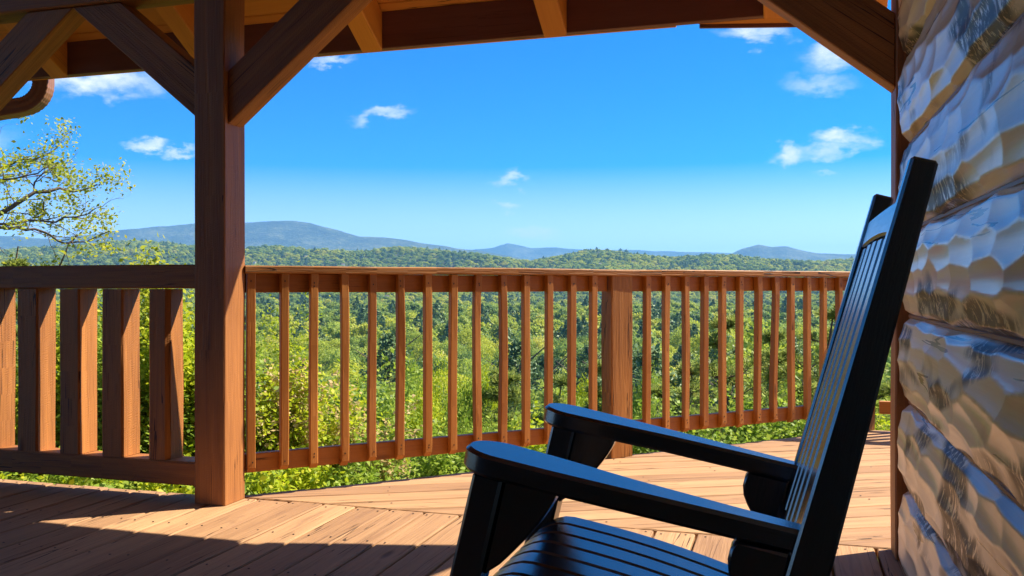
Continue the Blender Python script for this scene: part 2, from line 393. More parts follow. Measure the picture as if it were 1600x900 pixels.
# ------------------------------------------------------------------ terrain
def smooth(a, b, x):
    t = min(1, max(0, (x-a)/(b-a))); return t*t*(3-2*t)
_TD = [0, 4, 7, 12, 20, 40, 80, 150, 300, 600, 1000, 1500, 2000, 20000]
_TZ = [-.9, -1.0, -1.7, -3.6, -6.6, -12.5, -20, -25, -30, -34, -35, -33, -31, -31]
_RX = [-900, -200, 0, 120, 180, 260, 330, 390, 470, 560, 640, 700, 760, 830, 880, 920, 965, 1050, 1100, 1150, 1200, 1260, 1330, 1600, 2400]
_RY = [400, 396, 392, 388, 384, 388, 394, 394, 393, 399, 393, 397, 401, 409, 398, 393, 397, 408, 404, 407, 412, 416, 414, 404, 400]
_LX = [-900, -100, 60, 130, 180, 215, 260, 300, 340, 400, 500]
_LY = [398, 385, 382, 384, 380, 379, 384, 391, 398, 412, 440]
def terrain(X, Y):
    D = -X*SA+Y*CA; Lt = X*CA+Y*SA
    if D < 0: return -.9-.12*min(40, math.hypot(X, Y))*.2
    z = float(np.interp(D, _TD, _TZ))
    px = 800+F*Lt/max(D, 3)
    a = smooth(6, 200, D)
    z += a*6*mnoise.noise(Vector((X/170, Y/170, 3)))*min(1, D/300+.3)
    z += smooth(250, 800, D)*22*mnoise.noise(Vector((X/420, Y/420, 9)))
    if D > 900:
        ridge = (HY-float(np.interp(px, _RX, _RY)))/F*2450+31-13
        g = math.exp(-((D-2450)/(620 if D < 2450 else 900))**2)
        z += (ridge+9)*g+g*(1-.75*g)*55*mnoise.noise(Vector((X/260, Y/260, 4)))+g*8*mnoise.noise(Vector((X/120, Y/120, 14)))
        # nearer spur in front of the ridge, rolling
        z += 24*math.exp(-((D-1650)/300)**2)*max(0, mnoise.noise(Vector((px/260, 2.2, 1)))+.35)
        lh = max(0, (HY-float(np.interp(px, _LX, _LY)))/F*3300+31-14-ridge*1.0)
        z += lh*math.exp(-((D-3300)/480)**2)
    return z

def build_terrain():
    ds = np.concatenate([np.linspace(.0, 30, 24), np.geomspace(34, 4600, 150), [7000, 12000, 20000]])
    angs = np.concatenate([np.linspace(-180, -46, 28)[:-1], np.linspace(-46, 46, 300), np.linspace(46, 180, 28)[1:-1]])
    V = []; na = len(angs)
    for d in ds:
        for a in angs:
            th = R(float(a)); L_, D_ = d*math.sin(th), d*math.cos(th)
            X = -D_*SA+L_*CA; Y = D_*CA+L_*SA
            V.append((X, Y, terrain(X, Y) if d > 0 else -.9))
    Q = []
    for i in range(len(ds)-1):
        for k in range(na):
            a = i*na+k; b = i*na+(k+1) % na
            Q.append((a, a+na, b+na, b))
    me = from_np('ground', V, Q)
    m, N, L, B = newmat('forest_floor'); tc = N.new('ShaderNodeTexCoord').outputs['Object']
    n1 = noise(N, L, tc, .35, 6, .65); n2 = noise(N, L, tc, 4, 4, .6)
    f = mathn(N, L, 'ADD', mathn(N, L, 'MULTIPLY', n1, .6), mathn(N, L, 'MULTIPLY', n2, .4))
    r = ramp(N, L, f, [(.3, (.025, .035, .012)), (.5, (.05, .065, .02)), (.7, (.09, .085, .035))])
    L.new(r.outputs[0], B.inputs['Base Color']); B.inputs['Roughness'].default_value = .95
    o = link('ground', me, m, smooth=True); tag(o, kind='structure')
build_terrain()

def mountain(name, prof, D0, depth, seed, rough):
    """a mountain ridge standing at distance D0, outline given as (pixel, height) pairs"""
    xs = np.array([p[0] for p in prof], float); ys = np.array([p[1] for p in prof], float)
    cols = np.linspace(xs[0], xs[-1], 420); rows = np.linspace(-1, 1, 46); V = []
    for r in rows:
        for c in cols:
            h = (HY-np.interp(c, xs, ys))/F*D0
            D = D0+r*depth; q = (c-800)/F; Lt = q*D0*(1+.15*r)
            X = -D*SA+Lt*CA; Y = D*CA+Lt*SA
            k = max(0, 1-abs(r))
            sh = k**1.15
            v = Vector((X/900+seed, Y/900, seed))
            n = mnoise.fractal(v, .9, 2.1, 5)
            gully = abs(mnoise.noise(Vector((Lt/420+seed, r*1.3, seed*2))))
            z = -40+(h+40)*sh*(1-.24*gully*(1-k)*2)+rough*n*(1-k*.75)*sh
            V.append((X, Y, z))
    n = len(cols); Q = []
    for i in range(len(rows)-1):
        for k in range(n-1): a = i*n+k; Q.append((a, a+1, a+n+1, a+n))
    me = from_np(name, V, Q)
    o = link(name, me, M['mount'], smooth=True); tag(o, kind='structure'); return o
m, N, L, B = newmat('mountain_forest'); tc = N.new('ShaderNodeTexCoord').outputs['Object']
n1 = noise(N, L, tc, .0032, 8, .7, (1, 1, 2.2)); n2 = noise(N, L, tc, .03, 4, .7)
f_ = mathn(N, L, 'ADD', mathn(N, L, 'MULTIPLY', n1, .6), mathn(N, L, 'MULTIPLY', n2, .4))
L.new(ramp(N, L, f_, [(.38, (.006, .012, .010)), (.5, (.04, .055, .03)), (.62, (.14, .15, .08))]).outputs[0], B.inputs['Base Color'])
B.inputs['Roughness'].default_value = 1
bp = N.new('ShaderNodeBump'); bp.inputs['Strength'].default_value = 1; bp.inputs['Distance'].default_value = 30; L.new(f_, bp.inputs['Height']); L.new(bp.outputs[0], B.inputs['Normal'])
M['mount'] = m
mountain('mountain', [(-900, 380), (-300, 372), (0, 364), (90, 371), (140, 366), (190, 357), (250, 350), (300, 347), (350, 347), (400, 346), (460, 344), (485, 346), (500, 350), (560, 365), (600, 367),
         (640, 373), (700, 383), (740, 390), (790, 399), (840, 408), (900, 430), (960, 446)], 7000, 1700, 2.3, 90)
mountain('mountain', [(1040, 446), (1090, 412), (1130, 398), (1160, 386), (1185, 380), (1205, 384), (1228, 383), (1255, 390), (1275, 394), (1320, 395), (1400, 392), (1550, 385), (1800, 390), (2300, 400)], 8000, 1500, 6.1, 70)
mountain('mountain', [(500, 420), (640, 398), (700, 389), (740, 387), (770, 384), (793, 377), (812, 381), (830, 386), (868, 384), (900, 387), (930, 389), (970, 388), (1010, 390), (1060, 391), (1140, 394), (1300, 396), (1700, 398)], 10800, 1500, 4.7, 60)

# ------------------------------------------------------------------ haze
def haze():
    mb = bmesh.new()
    lo, hi = Vector((-9800, -2200, -75)), Vector((9800, 14500, 610))
    vs = [mb.verts.new((x, y, z)) for z in (lo.z, hi.z) for (x, y) in ((lo.x, lo.y), (hi.x, lo.y), (hi.x, hi.y), (lo.x, hi.y))]
    for f in ((3, 2, 1, 0), (4, 5, 6, 7), (0, 1, 5, 4), (1, 2, 6, 5), (2, 3, 7, 6), (3, 0, 4, 7)): mb.faces.new([vs[i] for i in f])
    me = bpy.data.meshes.new('haze'); mb.to_mesh(me); mb.free()
    m = bpy.data.materials.new('pale_air'); m.use_nodes = True; nt = m.node_tree
    for n in list(nt.nodes):
        if n.type != 'OUTPUT_MATERIAL': nt.nodes.remove(n)
    out = [n for n in nt.nodes if n.type == 'OUTPUT_MATERIAL'][0]
    v = nt.nodes.new('ShaderNodeVolumePrincipled'); v.inputs['Color'].default_value = (.22, .56, 1.0, 1); v.inputs['Density'].default_value = 0.95e-4
    nt.links.new(v.outputs[0], out.inputs['Volume'])
    o = link('haze', me, m); tag(o, kind='stuff'); return o
HAZE = True
if HAZE: haze()
# ------------------------------------------------------------------ decks
def clip(poly, n, c):
    """keep the part of a 2-D polygon with dot(p, n) <= c"""
    out = []
    for i in range(len(poly)):
        a, b = poly[i], poly[(i+1) % len(poly)]
        da, db = a[0]*n[0]+a[1]*n[1]-c, b[0]*n[0]+b[1]*n[1]-c
        if da <= 0: out.append(a)
        if da*db < 0:
            t = da/(da-db); out.append((a[0]+(b[0]-a[0])*t, a[1]+(b[1]-a[1])*t))
    return out
E = Vector((math.sqrt(.5), math.sqrt(.5), 0)); NI = Vector((math.sqrt(.5), -math.sqrt(.5), 0))
P0 = Vector((-2.262, 3.40, 0))
def nails(mb, x, y, z):
    b2 = [(x+.0042*math.cos(a), y+.0042*math.sin(a), z) for a in [k*math.pi/3 for k in range(6)]]
    mb.prism(b2, (0, 0, .0012), (0, 1, 0), ch=0, tone=0, mi=1)
def deck_main():
    mb = MB(); x = .46; i = 0
    while x > -6.5:
        w = .146+rnd.uniform(-.002, .002); g = rnd.uniform(.008, .013)
        x0, x1 = x-w, x
        ye = 3.424+rnd.uniform(-.007, .004)
        cuts = [-1.5]
        if rnd.random() < .5: cuts.append(rnd.uniform(.2, 2.4))
        cuts.append(ye)
        for a, b in zip(cuts[:-1], cuts[1:]):
            dz = rnd.uniform(-.0022, .0012)
            a2 = a+(.002 if a > -1 else 0); b2 = b-(.002 if b < 3.3 else 0)
            sk = rnd.uniform(-.0015, .0015)
            mb.prism([(x0+sk, a2, dz), (x1+sk, a2, dz), (x1-sk, b2, dz), (x0-sk, b2, dz)], (0, 0, -.034), (0, 1, 0), ch=.0045)
        yy = 3.385
        while yy > 1.0:
            for xx in (x0+.028, x1-.03):
                if rnd.random() < .9: nails(mb, xx+rnd.uniform(-.006, .006), yy+rnd.uniform(-.008, .008), .0008)
            yy -= .406
        x = x0-g
    o = mb.build('porch_deck', [M['deck'], M['nail']]); tag(o, kind='structure')
    r = MB(); r.bar((-6.5, 3.372, -.135), (.46, 3.372, -.135), .04, .19, wob=.002); r.build('rim_joist', M['timber'], o)
def deck_outer():
    mb = MB(); ang = R(27.5); b = (math.cos(ang), math.sin(ang)); nrm = (-b[1], b[0])
    off = -4.0; eoff = .058
    while off < 9:
        w = .142+rnd.uniform(-.002, .002); g = rnd.uniform(.007, .013)
        q = [(b[0]*t+nrm[0]*o_, b[1]*t+nrm[1]*o_) for t, o_ in ((-9, off), (9, off), (9, off+w), (-9, off+w))]
        q = clip(q, (0, -1), -(3.431+rnd.uniform(0, .003)))
        q = clip(q, (0, 1), 6.235+rnd.uniform(-.01, .02))
        if q: q = clip(q, (1, 0), 3.4)
        if q: q = clip(q, (-NI.x, -NI.y), -(P0.x*NI.x+P0.y*NI.y)+eoff+rnd.uniform(-.014, .012))
        if len(q) >= 3:
            ar = abs(sum(q[i][0]*q[(i+1) % len(q)][1]-q[(i+1) % len(q)][0]*q[i][1] for i in range(len(q))))/2
            if ar > .01:
                dz = rnd.uniform(-.002, .0015)
                mb.prism([(p[0], p[1], dz) for p in q], (0, 0, -.034), (b[0], b[1], 0), ch=.0045)
                for t in np.arange(-8, 8, .41):
                    for o_ in (off+.028, off+w-.03):
                        X, Y = b[0]*t+nrm[0]*o_, b[1]*t+nrm[1]*o_
                        if Y > 3.47 and Y < 6.2 and X < 2 and (X-P0.x)*-NI.x+(Y-P0.y)*-NI.y < .02 and rnd.random() < .55:
                            nails(mb, X+rnd.uniform(-.008, .008), Y+rnd.uniform(-.008, .008), .0006)
        off += w+g
    o = mb.build('sun_deck', [M['deck'], M['nail']]); tag(o, kind='structure')
    r = MB(); p = P0-NI*.03; r.bar((p.x, p.y, -.14), (p+E*3.95+Vector((0, 0, -.14))), .04, .2, wob=.002)
    q = p+E*3.97; r.bar((q.x, 6.205, -.14), (3.4, 6.205, -.14), .04, .2)
    r.build('rim_joist', M['timber'], o)
deck_main(); deck_outer()

# ------------------------------------------------------------------ log wall
ZL0, PITCH = -.03, .2865
def log_mesh(k, y0, y1, rng, res):
    zc = ZL0+PITCH*(k+.5); dep = .078+rng.uniform(-.003, .003)
    nt = int(44*.009/res)+8
    ys = np.concatenate([np.arange(y0, 1.25, .03), np.arange(1.25, y1-.08, res), np.linspace(y1-.08, y1, 14)]); ny = len(ys); th = np.linspace(-1.53, 1.53, nt)
    Yg, T = np.meshgrid(ys, th, indexing='ij'); arc = T*.155
    # hewn facets: paraboloid scoops about jittered centres
    pts = []
    rows = np.arange(-.26, .27, .074)
    for j, s in enumerate(rows):
        yy = y0-.3+(.13 if j % 2 else 0)
        while yy < y1+.3:
            pts.append((yy+rng.uniform(-.06, .06), s+rng.uniform(-.016, .016))); yy += rng.uniform(.15, .36)
    pts = np.array(pts); best = np.full(Yg.shape, 9.); cell = np.zeros(Yg.shape); cr = rng.uniform(0, 1, len(pts)); k_ = rng.uniform(.85, 1.2, len(pts))
    for i, (py, ps) in enumerate(pts):
        m = np.abs(ys-py) < .42; ii = np.where(m)[0]
        if len(ii) == 0: continue
        a, b = ii[0], ii[-1]+1
        d = (((Yg[a:b]-py)*.27)**2+((arc[a:b]-ps)*1.0)**2)*k_[i]
        s = best[a:b]; q = d < s; s[q] = d[q]; c = cell[a:b]; c[q] = cr[i]
    disp = np.clip(best, 0, .0030)*4.0-.0025
    disp = disp*np.clip((1.47-np.abs(T))/.28, 0, 1)*np.clip((y1-Yg)/.05, 0, 1)
    endf = np.sqrt(np.clip((y1-Yg)/.045, 0, 1)*(2-np.clip((y1-Yg)/.045, 0, 1)))
    wav = .003*np.sin(Yg*1.7+rng.uniform(0, 6))+.002*np.sin(Yg*4.3+rng.uniform(0, 6))
    rad = (.6+.4*endf)
    c_, s_ = np.cos(T), np.sin(T)
    X = .442-(dep*np.sign(c_)*np.abs(c_)**.45)*rad-disp*c_-wav*c_
    Z = zc+(PITCH/2-.0025)*s_*(.86+.14*endf)+disp*s_
    V = np.stack([X, Yg, Z], -1).reshape(-1, 3)
    I = np.arange(ny*nt).reshape(ny, nt)
    Q = np.stack([I[:-1, :-1], I[:-1, 1:], I[1:, 1:], I[1:, :-1]], -1).reshape(-1, 4)[:, ::-1]
    me = from_np('log', V, Q)
    at = me.attributes.new('cell', 'FLOAT', 'POINT'); at.data.foreach_set('value', cell.ravel().astype(np.float32))
    uv = me.uv_layers.new(name='UVMap'); of = rng.uniform(0, 40, 2)
    U = np.stack([Yg+of[0], arc+of[1]], -1).reshape(-1, 2)[Q.ravel()]
    uv.data.foreach_set('uv', U.astype(np.float32).ravel())
    return me
def log_wall():
    root = empty('log_wall', (.46, 1.0, 0), 'cabin wall of pale varnished hand hewn logs beside the chair', 'log wall')
    rng = np.random.default_rng(5)
    for k in range(-1, 15):
        link('log', log_mesh(k, -1.2, 3.275, rng, .0065 if k < 8 else .03), M['log'], root, smooth=True)
    for k in range(0, 15):
        z = ZL0+PITCH*k
        MB().bar((.414, -1.2, z), (.414, 3.262, z), .030, .016, ch=.004, seg=16, wob=.002, tone=.5).build('joint_strip', M['joint'], root)
    c = MB(); c.bar((1.885, -1.2, 2.1), (1.885, 3.272, 2.1), 2.90, 4.9, tone=.5); c.build('wall_sun_block', M['chink'], root)  # backs the log joints; added cabin-deep box, mostly unseen, blocks the sun
log_wall()

def rear_wall():  # unseen wall behind the camera, added to keep timbers facing it dark
    root = empty('unseen_cabin_wall', (-3, -1.3, 0), 'unseen cabin wall of round logs added behind the porch to shade it', 'log wall')
    for k in range(17):
        V, Q = tube([(-7.0, -1.32, ZL0+PITCH*(k+.5)), (.45, -1.32, ZL0+PITCH*(k+.5))], .155, 14)
        me = from_np('log', V, Q); me.uv_layers.new(name='UVMap'); link('log', me, M['rearlog'], root, smooth=True)
rear_wall()

# ------------------------------------------------------------------ posts with braces
ZB = 2.19
def post(loc_x0, loc_x1, y0, y1, label, braces, name='timber_post', z1=ZB):
    xm = (loc_x0+loc_x1)/2; ym = (y0+y1)/2
    root = empty(name, (xm, ym, 0), label, 'post', 'porch posts with knee braces')
    MB().bar((xm, ym, .001), (xm, ym, z1), y1-y0, loc_x1-loc_x0, up=(1, 0, 0), ch=.005, seg=10, wob=.004, tone=.4).build('shaft', M['post'], root)
    for (xa, sgn, zlo, zhi, sl, ya, yb) in braces:
        mb = MB()
        mb.prism([(xa, ya, zlo), (xa, ya, zhi), (xa+sgn*(ZB-zhi)/sl, ya, ZB), (xa+sgn*(ZB-zlo)/sl, ya, ZB)], (0, yb-ya, 0), (sgn, 0, sl), ch=.004, tone=rnd.uniform(.2, .6))
        mb.build('knee_brace', M['timber'], root)
post(-2.414, -2.262, 3.27, 3.422, 'square timber porch post with two knee braces where the two railings meet',
     [(-2.263, 1, 1.618, 1.845, .80, 3.295, 3.400), (-2.413, -1, 1.65, 1.862, .81, 3.295, 3.405)])
post(-3.902, -3.75, 3.27, 3.422, 'timber porch post whose knee brace rises at the upper left corner',
     [(-3.751, 1, 1.65, 1.86, .79, 3.295, 3.405), (-3.901, -1, 1.65, 1.862, .81, 3.295, 3.405)])
post(.362, .512, 3.285, 3.43, 'timber post at the end of the log wall with a brace on one side',
     [(.363, -1, 1.605, 1.86, .81, 3.300, 3.400)])

# ------------------------------------------------------------------ heavy railing left of the post
def porch_railing():
    root = empty('porch_railing', (-3.1, 3.36, 0), 'heavy shaded timber railing with thick square balusters between the porch posts', 'railing')
    MB().bar((-3.749, 3.358, .970), (-2.415, 3.358, .970), .122, .104, ch=.006, seg=8, wob=.005, tone=.3).build('top_rail', M['timber'], root)
    MB().bar((-3.749, 3.352, .120), (-2.415, 3.352, .120), .116, .102, ch=.006, seg=8, wob=.004, tone=.35).build('bottom_rail', M['timber'], root)
    x = -2.623; i = 0
    while x > -3.72:
        w = .115+rnd.uniform(-.003, .003)
        MB().bar((x, 3.357, .1715), (x+rnd.uniform(-.004, .004), 3.357, .9175), .119, w, up=(1, 0, 0), ch=.008 if i != 0 else .018, seg=6, wob=.006).build('baluster', M['timber'], root)
        x -= .2385+rnd.uniform(-.003, .003); i += 1
porch_railing()

# ------------------------------------------------------------------ light railing of the sun deck
def s_of(px):
    q = (px-800)/F; r = (-SA+q*CA)/(CA+q*SA)
    return (r*P0.y-P0.x)/(E.x*(1-r))
def deck_railing(name, label, base, e, n, length, ss, posts, z0=.105, s_start=.0):
    root = empty(name, tuple(base+e*length*.5), label, 'railing')
    up = Vector((0, 0, 1))
    A = lambda s, o, z: base+e*s+n*o+up*z
    MB().bar(A(s_start+.012, -.056, 1.0035), A(length, -.056, 1.0035), .128, .035, up=(0, 0, 1), ch=.005, seg=26, wob=.004, tone=.5).build('cap_rail', M['roughrail'], root)
    cuts = [s_start+.012]+[p for p in posts if s_start < p < length-.1]+[length]
    for a, b in zip(cuts[:-1], cuts[1:]):
        a2 = a+(.075 if a in posts else 0); b2 = b-(.075 if b in posts else .0)
        MB().bar(A(a2, -.0575, .943), A(b2, -.0575, .943), .037, .084, ch=.003, seg=8, wob=.002).build('upper_rail', M['rail'], root)
        MB().bar(A(a2, -.0575, .146), A(b2, -.0575, .146), .037, .082, ch=.003, seg=8, wob=.003).build('lower_rail', M['rail'], root)
    for s in ss:
        mb = MB(); polys = []; j = rnd.uniform(-.003, .003)
        zt, zb = .985, .112+rnd.uniform(-.006, .006)
        w = .0355; c0 = A(s, -.019, 0)
        bow = rnd.choice([0, 0, .004, -.004, .007])
        mb.bar(c0+up*zt, c0+e*j+up*(zb+.016), w, .037, up=n, ch=.003, seg=8, wob=.003+abs(bow))
        # bevelled foot: the lower end is cut at a slant
        q = c0+e*j; f = n*.0185; k = e*(w/2)
        mb.prism([q-f-k+up*(zb+.016), q+f*.98-k+up*(zb+.016), q-f*.2-k+up*(zb-.008), q-f-k+up*(zb-.008)], k*2, (0, 0, 1), ch=.001)
        for zz in (.947, .955-.02, .150, .168) if rnd.random() < .5 else (.945, .152):
            p = q+n*.0186+e*rnd.uniform(-.004, .004)+up*(zz+rnd.uniform(-.008, .008))
            poly = [p+e*(.0032*math.cos(a))+up*(.004*math.sin(a)) for a in [t*math.pi/3 for t in range(6)]]
            polys.append(poly)
        bo = mb.build('baluster', M['rail'], root)
        for poly in polys: MB().prism(poly, n*.0012, (0, 0, 1), ch=0).build('nail_head', M['nail'], bo)
    for s in posts:
        MB().bar(A(s, -.052, .001), A(s, -.052, .9845), .104, .140, up=e, ch=.005, seg=14, wob=.006, tone=.55).build('newel_post', M['roughrail'], root)
    return root
ss = [s_of(x) for x in (397, 445.5, 492, 538.5, 583, 627, 669.5, 710.5, 749, 787.5, 824, 860, 896.5, 930, 1014, 1044, 1074, 1104, 1132, 1159.5, 1187, 1213.5, 1239.5, 1265, 1290)]
ss += [ss[-1]+.1365, ss[-1]+.273]
ss[0] = .040
deck_railing('deck_railing', 'long sunlit railing with slim square balusters running out from the post', P0, E, NI, 3.93, ss, [2.014, 3.93])
c2 = P0+E*3.93
b2 = Vector((c2.x, 6.175, 0))
deck_railing('deck_railing', 'short end of deck railing just visible between the chair back and log wall', b2, Vector((1, 0, 0)), Vector((0, -1, 0)), 1.9,
             [.22+.137*i for i in range(11)], [1.9], s_start=.06)

# ------------------------------------------------------------------ porch roof
def porch_roof():
    root = empty('porch_roof', (-2.5, 3.35, ZB), 'low porch roof of orange stained boards and rafters with a dark fascia', 'roof')
    sl = .6; YF = 3.90
    zc = lambda y: 2.238+sl*(YF-y)
    mb = MB(); y = 3.985; L_ = math.hypot(1, sl)
    while y > -.7:
        w = .142/L_; y1 = y-w
        cuts = sorted([-6.6, .40]+[rnd.uniform(-5, 0) for _ in range(1)])
        for a, b in zip(cuts[:-1], cuts[1:]):
            mb.prism([(a+.001, y-.003, zc(y-.003)), (a+.001, y1, zc(y1)), (a+.001, y1, zc(y1)+.022), (a+.001, y-.003, zc(y-.003)+.022)], (b-a-.002, 0, 0), (1, 0, 0), ch=.003)
        y = y1
    mb.build('ceiling_boards', M['roofwood'], root)
    m2 = MB(); m2.prism([(-6.65, 4.01, zc(4.01)+.028), (-6.65, -.75, zc(-.75)+.028), (-6.65, -.75, zc(-.75)+.06), (-6.65, 4.01, zc(4.01)+.06)], (7.06, 0, 0), (1, 0, 0), ch=0)
    m2.build('shingles', M['shingle'], root)
    fa = MB().bar((-6.6, 3.919, 2.148), (.40, 3.919, 2.148), .037, .176, ch=.003, seg=20, wob=.003, tone=.5).build('fascia', M['fascia'], root)
    m3 = MB(); m3.bar((-6.6, 3.945, 2.068), (-.45, 3.945, 2.068), .012, .018, ch=.002, tone=.8); m3.build('fascia_trim', M['roofwood'], fa)
    for x in (.345, -.03, -.98, -1.88, -2.80, -3.72, -4.64, -5.56):
        w = .105; dz = .196
        poly = [(x-w/2, YF-.002, 2.046), (x-w/2, YF-.002, zc(YF)-.003), (x-w/2, -.6, zc(-.6)-.003), (x-w/2, -.6, zc(-.6)-dz)]
        MB().prism(poly, (w, 0, 0), (0, -1, sl), ch=.004).build('rafter', M['roofwood'], root)
    MB().bar((-6.6, 3.346, ZB+.0975), (.36, 3.346, ZB+.0975), .145, .193, ch=.006, seg=20, wob=.004, tone=.3).build('eave_beam', M['timber'], root)
    m4 = MB(); m4.prism([(-.36, 3.941, 2.062), (.395, 3.941, 2.062), (.395, 4.13, 2.062)], (0, 0, .022), (1, 0, 0), ch=.002)
    sb = m4.build('soffit_board', M['roofwood'], root)
    a, b = Vector((-.35, 3.952, 2.062)), Vector((.395, 4.142, 2.062))
    m5 = MB(); m5.bar(a, b, .014, .03, ch=.002, tone=.1); m5.build('drip_edge', M['fascia'], sb)
porch_roof()

# ------------------------------------------------------------------ downspout
def downspout():
    root = empty('downspout', (-3.98, 4.06, 2.1), 'brown corrugated downspout elbow hanging under the eave behind the knee brace', 'downspout')
    path = []; p = Vector((-3.985, 4.055, 2.215)); d = Vector((0, 0, -1)); out = Vector((-.86, -.42, -.10)).normalized()
    for i in range(6): path.append(p+d*(.030*i))
    c0 = path[-1]; rad = .12
    for i in range(1, 25):
        t = i/24*(math.pi/2*.95); path.append(c0+d*(rad*math.sin(t))+out*(rad*(1-math.cos(t))))
    e = (path[-1]-path[-2]).normalized()
    for i in range(1, 24): path.append(path[24+5]+e*(.024*i))
    prof = []                                     # ribbed rectangular section
    hw, hh = .053, .042
    def side(a, b, n):
        a, b = Vector((*a, 0)), Vector((*b, 0)); nn = Vector((-(b-a).y, (b-a).x, 0)).normalized()
        for i in range(n):
            t = i/n; prof.append(tuple((a+(b-a)*t-nn*(-.0035 if (i//2) % 2 and 1 < i < n-1 else .0))[:2]))
    side((-hw, -hh), (hw, -hh), 12); side((hw, -hh), (hw, hh), 10); side((hw, hh), (-hw, hh), 12); side((-hw, hh), (-hw, -hh), 10)
    V = []; Q = []; n = len(prof); prev = None
    for i, q in enumerate(path):
        t = (path[min(i+1, len(path)-1)]-path[max(i-1, 0)]).normalized()
        s = Vector((out.y, -out.x, 0)).normalized(); u = s.cross(t).normalized()
        crimp = .955 if (6 <= i <= 29 and i % 3 == 0) else 1.0
        for (a, b) in prof: V.append(q+s*(a*crimp)+u*(b*crimp))
    for i in range(len(path)-1):
        for k in range(n): a = i*n+k; b = i*n+(k+1) % n; Q.append((a, b, b+n, a+n))
    link('elbow', from_np('elbow', V, Q), M['gutter'], root)
    g = MB(); g.bar((-6.6, 4.035, 2.215), (-3.6, 4.035, 2.215), .12, .09, ch=.012, tone=.5); g.build('gutter', M['gutter'], root)
downspout()

